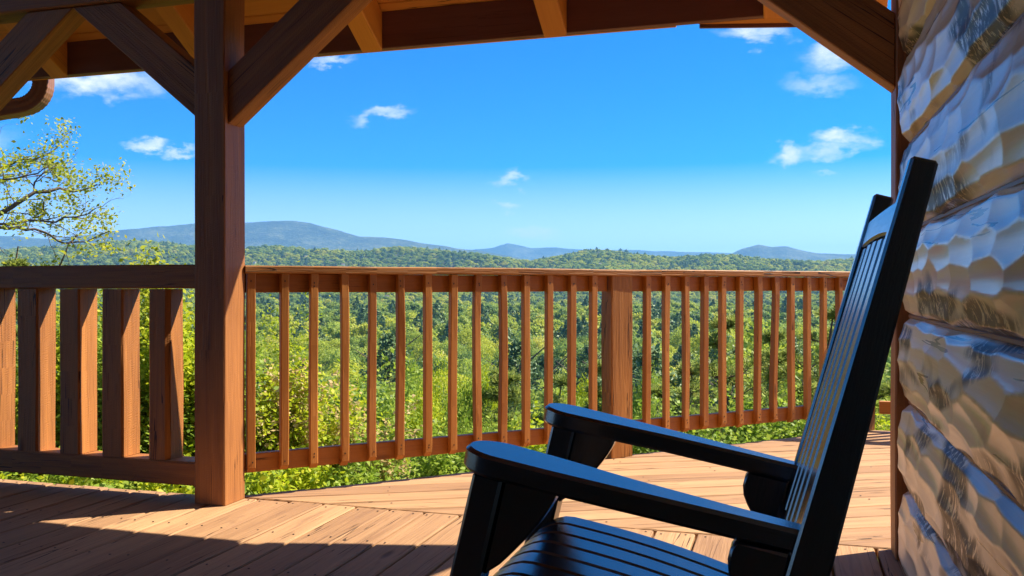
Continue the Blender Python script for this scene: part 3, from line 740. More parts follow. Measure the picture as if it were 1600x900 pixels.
# ------------------------------------------------------------------ rocking chair
def rocking_chair():
    YC = 1.62; T = R(11); ct, st = math.cos(T), math.sin(T)
    def w(x, y, z): return Vector((x*ct+z*st, YC+y, -x*st+z*ct))
    root = empty('rocking_chair', (0, YC, 0), 'black slatted porch rocking chair standing beside the log wall', 'rocking chair')
    mat = M['chair']
    def fin(o):
        o.data.shade_smooth(); o.data.set_sharp_from_angle(angle=R(33)); return o
    def prism(name, poly, dy, y, grain=(1, 0, 0), ch=.004, lab=None):
        """side-view outline (x, z) given a thickness dy from y"""
        g = w(*grain)-w(0, 0, 0)
        return fin(MB().prism([w(a, y, b) for a, b in poly], (0, dy, 0), g, ch=ch).build(name, mat, root))
    for sg in (-1, 1):
        # arm: plan outline with a rounded paddle front
        o0, o1, i0, i1 = .305, .268, .190, .205
        pl = [(-.062, o1), (-.20, .279), (-.34, .293), (-.46, .303)]
        for k in range(0, 25):
            a = k/24*math.pi; pl.append((-.548-.062*math.sin(a), .2475+.0585*math.cos(a)))
        pl += [(-.46, .196), (-.34, .212), (-.20, .219), (-.062, .222)]
        fin(MB().prism([w(x, sg*y, .572) for x, y in pl], w(0, 0, -.036)-w(0, 0, 0), w(1, 0, 0)-w(0, 0, 0), ch=.006).build('arm', mat, root))
        ya, yb = sg*.283, sg*.222
        # front leg, splayed a little
        prism('leg', [(-.584, .535), (-.534, .535), (-.556, .02), (-.606, .02)], yb-ya, ya, (0, 0, 1), ch=.005)
        # gusset under the arm
        gp = [(-.535, .535), (-.447, .535)]
        for k in range(1, 9):
            t = k/9; gp.append((-.447-.012*math.sin(t*math.pi)*1.0-.082*t**1.5+.010*math.sin(t*math.pi), .535-.155*t))
        gp += [(-.541, .372)]
        prism('arm_gusset', gp, sg*-.036, sg*.268, (0, 0, 1), ch=.004)
        # corbel at the back post
        kp = [(-.172, .535), (-.178, .522), (-.179, .505), (-.174, .486), (-.163, .468), (-.150, .452), (-.142, .434), (-.140, .410), (-.140, .395), (-.098, .395), (-.0945, .535)]
        prism('arm_corbel', kp, sg*-.040, sg*.275, (0, 0, 1), ch=.004)
        # back post, tapered
        def fx(z): return -.0927+.0796*(z-.545)
        prism('back_post', [(fx(.02), .02), (fx(.545), .545), (fx(1.122), 1.122), (fx(1.122)+.036, 1.119), (fx(.545)+.056, .545), (fx(.02)+.058, .02)], sg*-.036, sg*.281, (0, 0, 1), ch=.004)
        # seat side rail and rocker
        prism('side_rail', [(-.55, .318), (-.12, .318), (-.12, .262), (-.55, .262)], sg*-.03, sg*.243, ch=.004)
        xc, Rr = -.30, 1.0; zc = (Rr-(-xc)*-0+xc*st)/ct
        up_, lo_ = [], []
        for k in range(25):
            a = -.47+k/24*.92; lo_.append((xc+Rr*math.sin(a), zc-Rr*math.cos(a))); up_.append((xc+(Rr-.055)*math.sin(a), zc-(Rr-.055)*math.cos(a)))
        prism('rocker', lo_+up_[::-1], sg*-.036, sg*.270, ch=.003)
    # stretchers
    def cross(name, x, z, wx, hz, y=.24):
        MB().prism([w(x-wx/2, -y, z-hz/2), w(x+wx/2, -y, z-hz/2), w(x+wx/2, -y, z+hz/2), w(x-wx/2, -y, z+hz/2)], (0, 2*y, 0), (0, 1, 0), ch=.004).build(name, mat, root)
    cross('stretcher', -.535, .28, .03, .075, .212); cross('stretcher', -.13, .28, .03, .07, .212)
    # seat: slats running front to back, rolled over at the front
    def zs(x):
        t = (x+.56)/.47
        return .352+.012*math.sin(max(0, min(1, t))*math.pi)*1.0-.018*t-(.030*((-.50-x)/.06)**2 if x < -.50 else 0)
    n = 7; pitch = .0672; wd = .0585
    for i in range(n):
        y = (i-(n-1)/2)*pitch; bm = MB()
        xs = [-.562, -.55, -.535, -.518, -.50, -.46, -.42, -.37, -.32, -.27, -.22, -.17, -.125]
        top = [(x, zs(x)) for x in xs]; bot = [(x+(.006 if x < -.5 else 0), zs(x)-.022) for x in xs]
        poly = [w(a, y-wd/2, b) for a, b in top+bot[::-1]]
        bm.prism(poly, (0, wd, 0), w(1, 0, -.02)-w(0, 0, 0), ch=.0035); fin(bm.build('seat_slat', mat, root))
    # back: lower rail, arched crest rail, slats
    def fx(z): return -.0927+.0796*(z-.545)
    MB().prism([w(fx(.46)-.006, -.244, .432), w(fx(.46)+.026, -.244, .432), w(fx(.49)+.026, -.244, .492), w(fx(.49)-.006, -.244, .492)], (0, .488, 0), (0, 1, 0), ch=.004).build('back_rail', mat, root)
    crest = MB(); pts_t, pts_b = [], []
    for k in range(17):
        y = -.244+.488*k/16; a = 1-(y/.244)**2
        pts_t.append((y, 1.066+.002*a)); pts_b.append((y, 1.012+.008*a))
    q = [w(fx(z)+.004, y, z) for y, z in pts_t+pts_b[::-1]]
    crest.prism(q, w(.026, 0, 0)-w(0, 0, 0), (0, 1, 0), ch=.004); fin(crest.build('crest_rail', mat, root))
    for i in range(5):
        y = (i-2)*.094
        a = 1-(y/.244)**2
        MB().prism([w(fx(.488)+.002, y-.032, .4925), w(fx(1.0)+.008, y-.032, 1.012+.008*a-.002), w(fx(1.0)+.026, y-.032, 1.012+.008*a-.002), w(fx(.488)+.020, y-.032, .4925)], (0, .064, 0), (0, 0, 1), ch=.004).build('back_slat', mat, root)
rocking_chair()
#@@PART3
# ------------------------------------------------------------------ foliage tools
def leaves(P_, size, rng, aspect=1.6, up=.3, jit=.35, nrm=None, nj=.55):
    """one folded quad per point -> verts, faces, tones"""
    P_ = np.asarray(P_, float); n = len(P_)
    a = rng.normal(size=(n, 3)); a[:, 2] *= .7; a /= np.linalg.norm(a, axis=1, keepdims=True)+1e-9
    nn = rng.normal(size=(n, 3)); nn[:, 2] += up*3; nn += np.array(sdir)*1.1-np.array([-SA, CA, 0])*.35
    if nrm is not None: nn = nrm+nj*rng.normal(size=(n, 3))
    nn -= a*(nn*a).sum(1, keepdims=True); nn /= np.linalg.norm(nn, axis=1, keepdims=True)+1e-9
    b = np.cross(nn, a); s = size*(1+jit*rng.uniform(-1, 1, (n, 1)))
    l = a*s*.5*aspect**.5; w = b*s*.5/aspect**.5
    V = np.stack([P_-l, P_+w-nn*s*.06+l*.1, P_+l, P_-w-nn*s*.06+l*.1], 1).reshape(-1, 3)
    Q = np.arange(4*n).reshape(n, 4)
    return V, Q
class Bag:
    def __init__(self): self.V = []; self.Q = []; self.T = []; self.n = 0
    def add(self, V, Q, tone):
        V = np.asarray(V, float).reshape(-1, 3); Q = np.asarray(Q, int)
        self.V.append(V); self.Q.append(Q+self.n); self.n += len(V)
        self.T.append(np.broadcast_to(np.asarray(tone, float), (len(Q),)).copy())
    def tube(self, path, rad, sides=5, tone=.5): V, Q = tube(path, rad, sides); self.add([tuple(v) for v in V], Q, tone)
    def mesh(self, name): return from_np(name, np.concatenate(self.V), np.concatenate(self.Q), np.concatenate(self.T))

def branch(bag, tips, p, d, length, rad, level, rng, spread=.6, bend=.25, kids=(4, 5), up=.15, seg=5, tipr=.25, first=.35):
    """recursive limb; fills the bag with tubes, tips with (point, direction, level)"""
    path = [Vector(p)]; d = Vector(d).normalized(); step = length/seg
    for i in range(seg):
        d = (d+Vector(rng.normal(size=3))*bend*.5+Vector((0, 0, up*.3))).normalized()
        path.append(path[-1]+d*step)
    rr = [rad*(1-(1-tipr)*i/seg) for i in range(seg+1)]
    bag.tube(path, rr, 6 if level > 1 else 4)
    if level == 0:
        for i in range(1, seg+1): tips.append((path[i], d))
        return
    k = int(rng.integers(kids[0], kids[1]+1))
    for j in range(k):
        t = first+(1-first)*(j+rng.uniform(0, 1))/k; f = t*seg; i = min(seg-1, int(f))
        q = path[i]+(path[i+1]-path[i])*(f-i)
        ax = (path[i+1]-path[i]).normalized(); r = Vector(rng.normal(size=3)); r = (r-ax*r.dot(ax)).normalized()
        nd = (ax*(1-spread*.5)+r*spread+Vector((0, 0, up*.5))).normalized()
        branch(bag, tips, q, nd, length*rng.uniform(.42, .66)*(1.1-.35*t), rad*(1-.7*t)*.62, level-1, rng, spread, bend, kids, up, max(3, seg-1), tipr, .15)
    tips.append((path[-1], d))

# ------------------------------------------------------------------ trees of the valley
def crown_mesh(kind, seed, n, size, nj=.5):
    """a crown about 1 m wide at unit scale: leaf clumps through an uneven volume"""
    rng = np.random.default_rng(seed); pts = []; ctr = []
    if kind == 'pine':
        nl = 13
        for k in range(nl):
            t = k/(nl-1); z = .22+.80*t; r = .40*(1-t)**.55*(.55+.9*min(1, t*2.2))+.03
            m = max(4, int(9*(1-t)+3)); ph = rng.uniform(0, 6)
            for j in range(m):
                a = ph+j/m*6.283+rng.uniform(-.3, .3); L_ = r*rng.uniform(.65, 1.15)
                q = max(3, int(n/nl/m))
                s = rng.uniform(.15, 1, q)**.7
                ctr.append(np.tile([math.cos(a)*L_*.3, math.sin(a)*L_*.3, z-.12], (q, 1)))
                x = np.stack([np.cos(a)*L_*s, np.sin(a)*L_*s, z-.10*s*L_/.3+rng.normal(0, .012, q)], 1)+rng.normal(0, .022, (q, 3)); pts.append(x)
        P_ = np.concatenate(pts); nv = P_-np.concatenate(ctr); nv /= np.linalg.norm(nv, axis=1, keepdims=True)+1e-9; nv[:, 2] += .3; V, Q = leaves(P_, size, rng, 2.2, .35, nrm=nv, nj=nj)
    else:
        c = []; m = int(rng.integers(15, 23))
        for j in range(m):
            v = rng.normal(size=3); v /= np.linalg.norm(v); r = rng.uniform(.55, 1)
            z = .60+.30*v[2]*r; w = .40*(1-.35*max(0, (z-.6)/.4))
            c.append((v[0]*r*w, v[1]*r*w, z, rng.uniform(.10, .19)))
        for (x, y, z, r) in c:
            q = int(n/m); v = rng.normal(size=(q, 3)); v /= np.linalg.norm(v, axis=1, keepdims=True)
            v[:, 2] = np.where(v[:, 2] < -.3, -v[:, 2]*.6, v[:, 2])
            ctr.append(np.tile([x*.55, y*.55, .50+(z-.5)*.7-r*.25], (q, 1)))
            pts.append(np.array([x, y, z])+v*r*rng.uniform(.55, 1.08, (q, 1))*np.array([1.1, 1.1, .85]))
        P_ = np.concatenate(pts); nv = P_-np.concatenate(ctr); nv /= np.linalg.norm(nv, axis=1, keepdims=True)+1e-9; nv[:, 2] += .3; V, Q = leaves(P_, size, rng, 1.35, .45, nrm=nv, nj=nj)
    tone = np.clip(rng.normal(.5, .2, len(Q)), 0, 1)
    me = from_np('crown', V, Q, tone)
    return me
def trunk_mesh(kind, seed):
    rng = np.random.default_rng(seed); b = Bag()
    hgt = .95 if kind == 'pine' else .62
    path = [Vector((0, 0, -.06))]+[Vector((rng.normal(0, .012), rng.normal(0, .012), hgt*t)) for t in (.2, .4, .6, .8, 1)]
    b.tube(path, [.022, .018, .015, .012, .008, .003], 6)
    for k in range(8):
        z = hgt*rng.uniform(.45, .95); a = rng.uniform(0, 6.28); L_ = rng.uniform(.15, .3)
        b.tube([Vector((0, 0, z)), Vector((math.cos(a)*L_*.5, math.sin(a)*L_*.5, z+.09)), Vector((math.cos(a)*L_, math.sin(a)*L_, z+.18))], [.008, .005, .002], 4)
    return b.mesh('trunk')

def axis(D, Lt): return (-D*SA+Lt*CA, D*CA+Lt*SA)
def valley_trees():
    rng = np.random.default_rng(21)
    protos = []
    for k in range(5): protos.append(('decid', crown_mesh('decid', 100+k, 10000, .0195), trunk_mesh('decid', 200+k)))
    for k in range(3): protos.append(('pine', crown_mesh('pine', 300+k, 8000, .021), trunk_mesh('pine', 400+k)))
    for k, c, t in protos:
        c.materials.append(M['mid_decid'] if k == 'decid' else M['mid_pine']); t.materials.append(M['bark'])
    spots = []; tries = 0
    while len(spots) < 250 and tries < 40000:
        tries += 1
        D = math.sqrt(rng.uniform(33**2, 185**2)); Lt = rng.uniform(-.66, .50)*D
        if any((D-a)**2+(Lt-b)**2 < (4.2+.020*(D))**2 for a, b, _ in spots): continue
        spots.append((D, Lt, rng.uniform()))
    for D, Lt, u in spots:
        X, Y = axis(D, Lt); cl = mnoise.noise(Vector((X/38, Y/38, 11)))
        pine = u < .22+.4*cl
        kind, c, t = protos[5+int(rng.integers(3))] if pine else protos[int(rng.integers(5))]
        h = rng.uniform(9, 14.5)*(1.12 if pine else 1)*(.55+.45*smooth(20, 90, D)); wd = h*(rng.uniform(.85, 1.1) if pine else rng.uniform(.72, 1.05))
        root = empty('pine_tree' if pine else 'spring_tree', (X, Y, terrain(X, Y)-.2),
                     'dark green pine in the wooded slope below the deck railing' if pine else 'leafy spring tree in the wooded slope below the deck railing', 'tree',
                     'pines of the wooded slope' if pine else 'leafy trees of the wooded slope')
        root.rotation_euler = (rng.normal(0, .03), rng.normal(0, .03), rng.uniform(0, 6.28)); root.scale = (wd, wd, h)
        for nm, me in (('crown', c), ('trunk', t)):
            o = bpy.data.objects.new(nm, me); COL.objects.link(o); o.parent = root
    return spots
SPOTS = valley_trees()

def far_forest():
    rng = np.random.default_rng(33)
    coll = bpy.data.collections.new('forest_kinds')
    for k in range(6):
        me = crown_mesh('decid', 500+k, 1800, .062, .28); me.materials.append(M['far_decid'])
        o = bpy.data.objects.new('crown_a%d' % k, me); coll.objects.link(o)
    for k in range(3):
        me = crown_mesh('pine', 600+k, 1200, .062, .35); me.materials.append(M['far_pine'])
        o = bpy.data.objects.new('crown_b%d' % k, me); coll.objects.link(o)
    for k in range(3):
        me = crown_mesh('decid', 900+k, 7000, .026); me.materials.append(M['far_decid'])
        o = bpy.data.objects.new('crown_c%d' % k, me); coll.objects.link(o)
    pts = []; idx = []; scl = []; rot = []; tint = []
    def put(D, Lt, step):
        X, Y = axis(D, Lt); z = terrain(X, Y)
        n1 = mnoise.noise(Vector((X/90, Y/90, 5))); n2 = mnoise.noise(Vector((X/240, Y/240, 8)))
        pine = rng.uniform() < .07+.42*n1+.22*n2
        h = rng.uniform(10, 19)*(1.1 if pine else 1); w = max(h*rng.uniform(.62, .95), step*1.12*rng.uniform(.7, 1.3))
        if pine: w *= .95
        pts.append((X, Y, z-.4)); idx.append(6+int(rng.integers(3)) if pine and D > 260 else (9+int(rng.integers(3)) if D < 330 else int(rng.integers(6))))
        scl.append((w, w, h)); rot.append(rng.uniform(0, 6.28))
        tint.append(min(1, max(0, .45+.35*n2-.35*n1+rng.normal(0, .27))))
    D = 60.0
    while D < 3900:
        step = 8.6+D*.0040 if D < 1500 else 14.6+(D-1500)*.0022
        half = .70*D+20; Lt = -half
        while Lt < half*.86:
            d2, l2 = D+rng.uniform(-.45, .45)*step, Lt+rng.uniform(-.45, .45)*step
            if D > 190 or not any((d2-a)**2+(l2-b)**2 < (3.6+.018*d2)**2 for a, b, _ in SPOTS):
                if D >= 190 or rng.uniform() < .8: put(d2, l2, step)
            Lt += step
        D += step
    me = bpy.data.meshes.new('valley_forest'); me.vertices.add(len(pts)); me.vertices.foreach_set('co', np.array(pts, np.float32).ravel())
    a = me.attributes.new('pick', 'INT', 'POINT'); a.data.foreach_set('value', np.array(idx, np.int32))
    a = me.attributes.new('size', 'FLOAT_VECTOR', 'POINT'); a.data.foreach_set('vector', np.array(scl, np.float32).ravel())
    a = me.attributes.new('turn', 'FLOAT', 'POINT'); a.data.foreach_set('value', np.array(rot, np.float32))
    a = me.attributes.new('tint', 'FLOAT', 'POINT'); a.data.foreach_set('value', np.array(tint, np.float32))
    o = bpy.data.objects.new('valley_forest', me); COL.objects.link(o); tag(o, kind='stuff')
    ng = bpy.data.node_groups.new('scatter_crowns', 'GeometryNodeTree')
    ng.interface.new_socket('Geometry', in_out='INPUT', socket_type='NodeSocketGeometry')
    ng.interface.new_socket('Geometry', in_out='OUTPUT', socket_type='NodeSocketGeometry')
    N = ng.nodes; L = ng.links
    gi = N.new('NodeGroupInput'); go = N.new('NodeGroupOutput')
    ci = N.new('GeometryNodeCollectionInfo'); ci.inputs['Collection'].default_value = coll; ci.inputs['Separate Children'].default_value = True; ci.inputs['Reset Children'].default_value = True
    ip = N.new('GeometryNodeInstanceOnPoints'); ip.inputs['Pick Instance'].default_value = True
    def named(nm, ty):
        n = N.new('GeometryNodeInputNamedAttribute'); n.data_type = ty; n.inputs['Name'].default_value = nm
        return [s for s in n.outputs if s.name == 'Attribute' and s.enabled][0]
    cx = N.new('ShaderNodeCombineXYZ'); L.new(named('turn', 'FLOAT'), cx.inputs['Z'])
    er = N.new('FunctionNodeEulerToRotation'); L.new(cx.outputs[0], er.inputs[0])
    L.new(gi.outputs[0], ip.inputs['Points']); L.new(ci.outputs[0], ip.inputs['Instance'])
    L.new(named('pick', 'INT'), ip.inputs['Instance Index']); L.new(er.outputs[0], ip.inputs['Rotation']); L.new(named('size', 'FLOAT_VECTOR'), ip.inputs['Scale'])
    L.new(ip.outputs[0], go.inputs[0])
    md = o.modifiers.new('scatter', 'NODES'); md.node_group = ng
    print('far forest', len(pts))
far_forest()

# a few pale houses on the far hills
def houses():
    rng = np.random.default_rng(9)
    wm = plain('pale_house_wall', (.72, .68, .62), .7, .1); rm = plain('grey_house_roof', (.22, .18, .17), .7, .2)
    for i, (px, py, D) in enumerate([(398, 405, 2050), (455, 404, 2080), (478, 403, 2100), (536, 409, 2030), (560, 451, 1180), (604, 458, 1060), (936, 398, 2330), (938, 419, 1950), (300, 409, 2000)]):
        p = P(px, py, D); z = terrain(p.x, p.y); s = rng.uniform(3.2, 4.2); zz = z+11.5
        r = empty('house', (p.x, p.y, z), 'tiny pale house among the trees of the far hills', 'house', 'houses on the far hills')
        a = rng.uniform(-.5, .5); u = Vector((math.cos(a), math.sin(a), 0)); v = Vector((-u.y, u.x, 0)); c = Vector((p.x, p.y, 0)); up = Vector((0, 0, 1))
        MB().prism([c-u*s*.8-v*s*.5+up*z, c+u*s*.8-v*s*.5+up*z, c+u*s*.8+v*s*.5+up*z, c-u*s*.8+v*s*.5+up*z], up*(zz+1.6-z), (1, 0, 0), ch=.05).build('wall', wm, r)
        MB().prism([c-u*s*.9-v*s*.62+up*(zz+1.62), c-u*s*.9+v*s*.62+up*(zz+1.62), c-u*s*.9+up*(zz+3.4)], u*s*1.8, (1, 0, 0), ch=.05).build('roof', rm, r)
houses()

# ------------------------------------------------------------------ plants close to the deck
def ground_at(px, d):
    r = pray(px, HY); X, Y = r.x*d, r.y*d
    return X, Y, terrain(X, Y)
def shrub(name, label, group, px, d, top, wid, seed, mats, nstem=9, lsize=.05, lpt=5, tanfrac=0, conical=False, up=.35, lspread=.06, gap=0):
    """woody shrub: stems fanning from the root, leaves gathered on the twigs"""
    rng = np.random.default_rng(seed); X, Y, z = ground_at(px, d); h = max(.5, CAMZ+(HY-top)/F*d-z)
    root = empty(name, (X, Y, z), label, 'shrub' if name.endswith('shrub') else 'tree', group)
    b = Bag(); tips = []
    w_ = wid/F*d/2
    for k in range(nstem):
        a = rng.uniform(0, 6.28); lean = rng.uniform(.05, 1)*w_/h
        dv = Vector((math.cos(a)*lean, math.sin(a)*lean, 1))
        base = Vector((X+math.cos(a)*.08*w_, Y+math.sin(a)*.08*w_, z-.1))
        L_ = h*rng.uniform(.6, .95)*(1 if not conical else (1.05-.75*lean*h/w_))
        branch(b, tips, base, dv, L_*.86, .006+.0045*h, 2, rng, spread=.75, bend=.22, kids=(4, 6), up=up, seg=6)
    pt = np.array([t[0] for t in tips]); o3 = np.array([X, Y, z])
    kz = h/(np.percentile(pt[:, 2], 99.5)-z+.03); kr = w_/max(.05, np.percentile(np.hypot(pt[:, 0]-X, pt[:, 1]-Y), 93)); k3 = np.array([kr, kr, kz])
    pt = o3+(pt-o3)*k3; b.V = [o3+(v-o3)*k3 for v in b.V]
    link('stem', b.mesh('stem'), M['twig'], root)
    pt = pt[pt[:, 2] > z+.12*h]
    if gap: 
        keep = np.array([mnoise.noise(Vector(p)*2.2) > gap for p in pt]); pt = pt[keep]
    lf = np.repeat(pt, lpt, 0); lf = lf+rng.normal(0, lspread, lf.shape)
    cut = int(len(lf)*(1-tanfrac)); idx = rng.permutation(len(lf))
    V, Q = leaves(lf[idx[:cut]], lsize, rng, 1.7, .35)
    hgt = np.clip((lf[idx[:cut], 2]-z)/h, 0, 1)
    link('foliage', from_np('foliage', V, Q, np.clip(rng.normal(.5, .24, len(Q)), 0, 1)), mats[0], root)
    if tanfrac:
        cl = pt[rng.uniform(size=len(pt)) < .8]; q = np.repeat(cl, 7, 0); q = q+rng.normal(0, .024, q.shape)+np.array([0, 0, .02])
        V, Q = leaves(q, lsize*.85, rng, 1.5, .5)
        link('blossom', from_np('blossom', V, Q, np.clip(rng.normal(.5, .25, len(Q)), 0, 1)), mats[1], root)
    return root

FINE = {}
def crown_tree(label, px, d, top, wid, seed, mat):
    rng = np.random.default_rng(seed); X, Y, z = ground_at(px, d); h = CAMZ+(HY-top)/F*d-z
    if seed % 3 not in FINE: FINE[seed % 3] = (crown_mesh('decid', 700+seed % 3, 15000, .0125), trunk_mesh('decid', 800+seed % 3))
    c, t = FINE[seed % 3]
    root = empty('spring_tree', (X, Y, z), label, 'tree'); wd = wid/F*d/.85
    root.rotation_euler = (0, 0, rng.uniform(0, 6.28)); root.scale = (wd, wd, h/.98)
    c = c.copy(); c.materials.clear(); c.materials.append(M[mat])
    if not t.materials: t.materials.append(M['bark'])
    for nm, me in (('crown', c), ('trunk', t)):
        o = bpy.data.objects.new(nm, me); COL.objects.link(o); o.parent = root

def near_pine(label, px, d, top, wid, seed, dens=1.0, bare=.12, lean=0, group='pines close to the deck'):
    """open, layered pine with tufts of needles"""
    rng = np.random.default_rng(seed); X, Y, z = ground_at(px, d); ztop = CAMZ+(HY-top)/F*d; h = max(1, ztop-z)
    root = empty('pine_tree', (X, Y, z), label, 'tree', group)
    b = Bag(); hw = wid/F*d/2; tufts = []
    tp = lambda t: Vector((X+lean*t*h+.04*h*math.sin(t*4+seed), Y+.03*h*math.cos(t*3+seed), z-.2+(h+.1)*t))
    b.tube([tp(t/9) for t in range(10)], [(.03+.016*h)*(1-.93*t/9) for t in range(10)], 7)
    nl = int(7+h*1.5)
    for k in range(nl):
        t = bare+(1-bare)*(k+rng.uniform(0, .6))/nl; t = min(.99, t)
        rl = hw*(1.02-.90*max(0, (t-.30)/.70)**1.25)*rng.uniform(.7, 1.12)*(1 if t > .3 else .85)
        for j in range(int(rng.integers(3, 6))):
            a = rng.uniform(0, 6.28); dv = Vector((math.cos(a), math.sin(a), rng.uniform(.0, .45)))
            path = [tp(t)]; d_ = dv.normalized(); sg = 6
            for i in range(sg):
                d_ = (d_+Vector(rng.normal(size=3))*.16+Vector((0, 0, .09))).normalized(); path.append(path[-1]+d_*(rl/sg))
            b.tube(path, [(.008+.010*rl)*(1-.8*i/sg) for i in range(sg+1)], 4)
            for i in range(1, sg+1):
                if i/sg < .25: continue
                for m in range(int(rng.integers(1, 4)*dens+.6)):
                    s = Vector(rng.normal(size=3)); s.z = abs(s.z)*.35+.1; s.normalize(); q = path[i]+s*rl*rng.uniform(.10, .30)
                    b.tube([path[i], (path[i]+q)/2+Vector((0, 0, -.01)), q], [.006, .004, .003], 3); tufts.append((q, s)); 
                    if rng.uniform() < .35: tufts.append((path[i]*.4+q*.6, s))
            tufts.append((path[-1], d_))
    link('trunk', b.mesh('trunk'), M['bark'], root)
    V, T = [], []
    nb = 15; nlen = .095*min(1.5, max(.8, d/11)); nw = .0085*d/10
    for (q, s) in tufts:
        tone = min(1, max(0, rng.normal(.5, .25)))
        dirs = rng.normal(size=(nb, 3))+np.array(s)*1.25+np.array([0, 0, .45]); dirs /= np.linalg.norm(dirs, axis=1, keepdims=True)
        sd = np.cross(dirs, rng.normal(size=(nb, 3))); sd /= np.linalg.norm(sd, axis=1, keepdims=True)+1e-9
        ln = nlen*rng.uniform(.7, 1.15, (nb, 1)); o = np.array(q)
        V.append(np.stack([o-sd*nw*.4+dirs*0, o+sd*nw*.4+dirs*0, o+sd*nw*.5+dirs*ln, o-sd*nw*.5+dirs*ln], 1).reshape(-1, 3))
        T.append(np.clip(rng.normal(tone, .12, nb), 0, 1))
    V = np.concatenate(V); Q = np.arange(len(V)).reshape(-1, 4)
    link('needles', from_np('needles', V, Q, np.concatenate(T)), M['needle'], root)
    return root

G1 = 'leafy shrubs below the railings'
# behind the slim railing, from the post to the right
shrub('flowering_shrub', 'tall shrub with tan blossom clusters just right of the porch post', None, 432, 6.9, 572, 130, 1, (M['bright'], M['tan']), 11, .034, 12, .30, lspread=.065)
shrub('flowering_shrub', 'tan blossomed shrub behind the third gap of the long railing', None, 535, 7.4, 612, 150, 2, (M['bright'], M['tan']), 10, .034, 12, .28, lspread=.065)
shrub('flowering_shrub', 'thin low tan blossomed shrub at the foot of the long railing', None, 610, 7.0, 640, 120, 3, (M['green'], M['tan']), 10, .036, 8, .22, lspread=.055)
shrub('spring_sapling', 'slender bright green pointed sapling above the blossomed shrub', None, 447, 15, 468, 62, 4, (M['bright'],), 5, .05, 16, conical=True, up=.6, lspread=.11)
shrub('spring_sapling', 'bright green young tree behind the blossomed shrubs', None, 545, 13, 600, 130, 5, (M['green'],), 8, .05, 16, lspread=.13)
shrub('spring_sapling', 'grey green feathery young tree in the middle of the first railing bay', None, 600, 10, 560, 130, 6, (M['green'],), 9, .05, 5, lspread=.07, up=.5)
for i, (px, d, top, wd) in enumerate([(650, 15, 590, 150), (715, 14, 572, 150), (690, 22, 555, 130), (640, 30, 545, 110), (770, 24, 552, 110), (740, 9, 640, 140), (900, 20, 572, 110), (1000, 16, 560, 90)]):
    lab = ['bright yellow green bushy tree low behind the railing middle', 'fresh green bushy tree left of the dark pines', 'bushy green tree a little farther down the slope', 'rounded light green tree halfway down the slope', 'pale green tree peeping over the first dark pine',
           'low green shrub in front of the bushy trees', 'yellow green tree peeping between the pines and newel post', 'yellow green tree just right of the newel post'][i]
    crown_tree(lab, px, d, top, wd, 20+i, 'bright' if i % 2 == 0 else 'green')
for i, (px, d, top, wd, lab) in enumerate([
    (790, 14, 566, 201, 'dark open pine left of the newel post, nearest the leafy trees'), (862, 12.5, 578, 201, 'dark open pine behind the front chair arm'), (925, 13, 560, 170, 'open pine right behind the newel post'),
    (1030, 11.5, 590, 186, 'low open pine right of the newel post'), (1092, 10.5, 548, 186, 'open pine in the second railing bay'), (1150, 9.6, 476, 232, 'tall open pine with layered boughs in the second railing bay'),
    (1222, 9.2, 520, 201, 'bushy pine between the tall pines of the second bay'), (1290, 9.0, 462, 232, 'tall open pine behind the end of the long railing'), (1190, 12.5, 505, 200, 'farther pine standing behind the tall pines of the second bay'), (1075, 9.0, 610, 170, 'low spreading pine just beyond the second bay lower rail'), (1262, 8.2, 575, 170, 'low dense pine in front of the end of the long railing'), (1368, 9.5, 480, 201, 'pine seen between the chair back and the log wall')]):
    near_pine(lab, px, d, top, wd, 40+i)
for i, (px, d, top, wd, mt) in enumerate([(470, 5.9, 715, 130, 'bright'), (560, 6.1, 700, 130, 'green'), (690, 6.3, 676, 110, 'green'), (790, 6.6, 660, 120, 'green'), (880, 6.8, 655, 110, 'bright'), (1010, 7.2, 640, 120, 'green'), (1090, 7.3, 640, 120, 'green'), (1170, 7.6, 625, 120, 'green'), (1240, 7.9, 615, 120, 'green'), (1390, 8.6, 610, 120, 'bright')]):
    shrub('leafy_shrub', 'low leafy green shrub growing under the bottom rail of the long railing', G1, px, d, top, wd, 60+i, (M[mt],), 10, .034, 10, lspread=.06)
# behind the heavy railing at the left
for i, (px, d, top, wd, mt, lab) in enumerate([(30, 6.6, 520, 150, 'bright', 'yellow green bush at the far left behind the heavy railing'), (115, 6.9, 470, 130, 'bright', 'yellow green bush between the second and third thick balusters'), (190, 6.4, 500, 120, 'green', 'green bush behind the third thick baluster'),
        (250, 7.2, 405, 100, 'newleaf', 'upright bush whose bright tip rises above the heavy railing'), (290, 6.6, 480, 110, 'bright', 'yellow green bush beside the porch post'), (340, 6.6, 540, 120, 'green', 'green bush hidden mostly behind the porch post')]):
    shrub('leafy_shrub', lab, None, px, d, top, wd, 80+i, (M[mt],), 12, .034, 13, lspread=.07)
for i, (px, d, top, wd, mt) in enumerate([(-30, 5.6, 715, 130, 'bright'), (60, 5.3, 728, 110, 'green'), (130, 5.2, 730, 110, 'bright'), (200, 5.1, 733, 110, 'green'), (270, 5.1, 735, 110, 'bright'), (350, 5.2, 735, 100, 'green'), (420, 5.4, 738, 100, 'bright')]):
    shrub('leafy_shrub', 'low leafy bush showing under the bottom rail of the heavy railing', 'low bushes under the heavy railing', px, d, top, wd, 100+i, (M[mt],), 9, .036, 9, lspread=.05)
near_pine('small green pine behind the heavy railing at the far left', 42, 9.5, 370, 110, 77, dens=1.3, group=None)

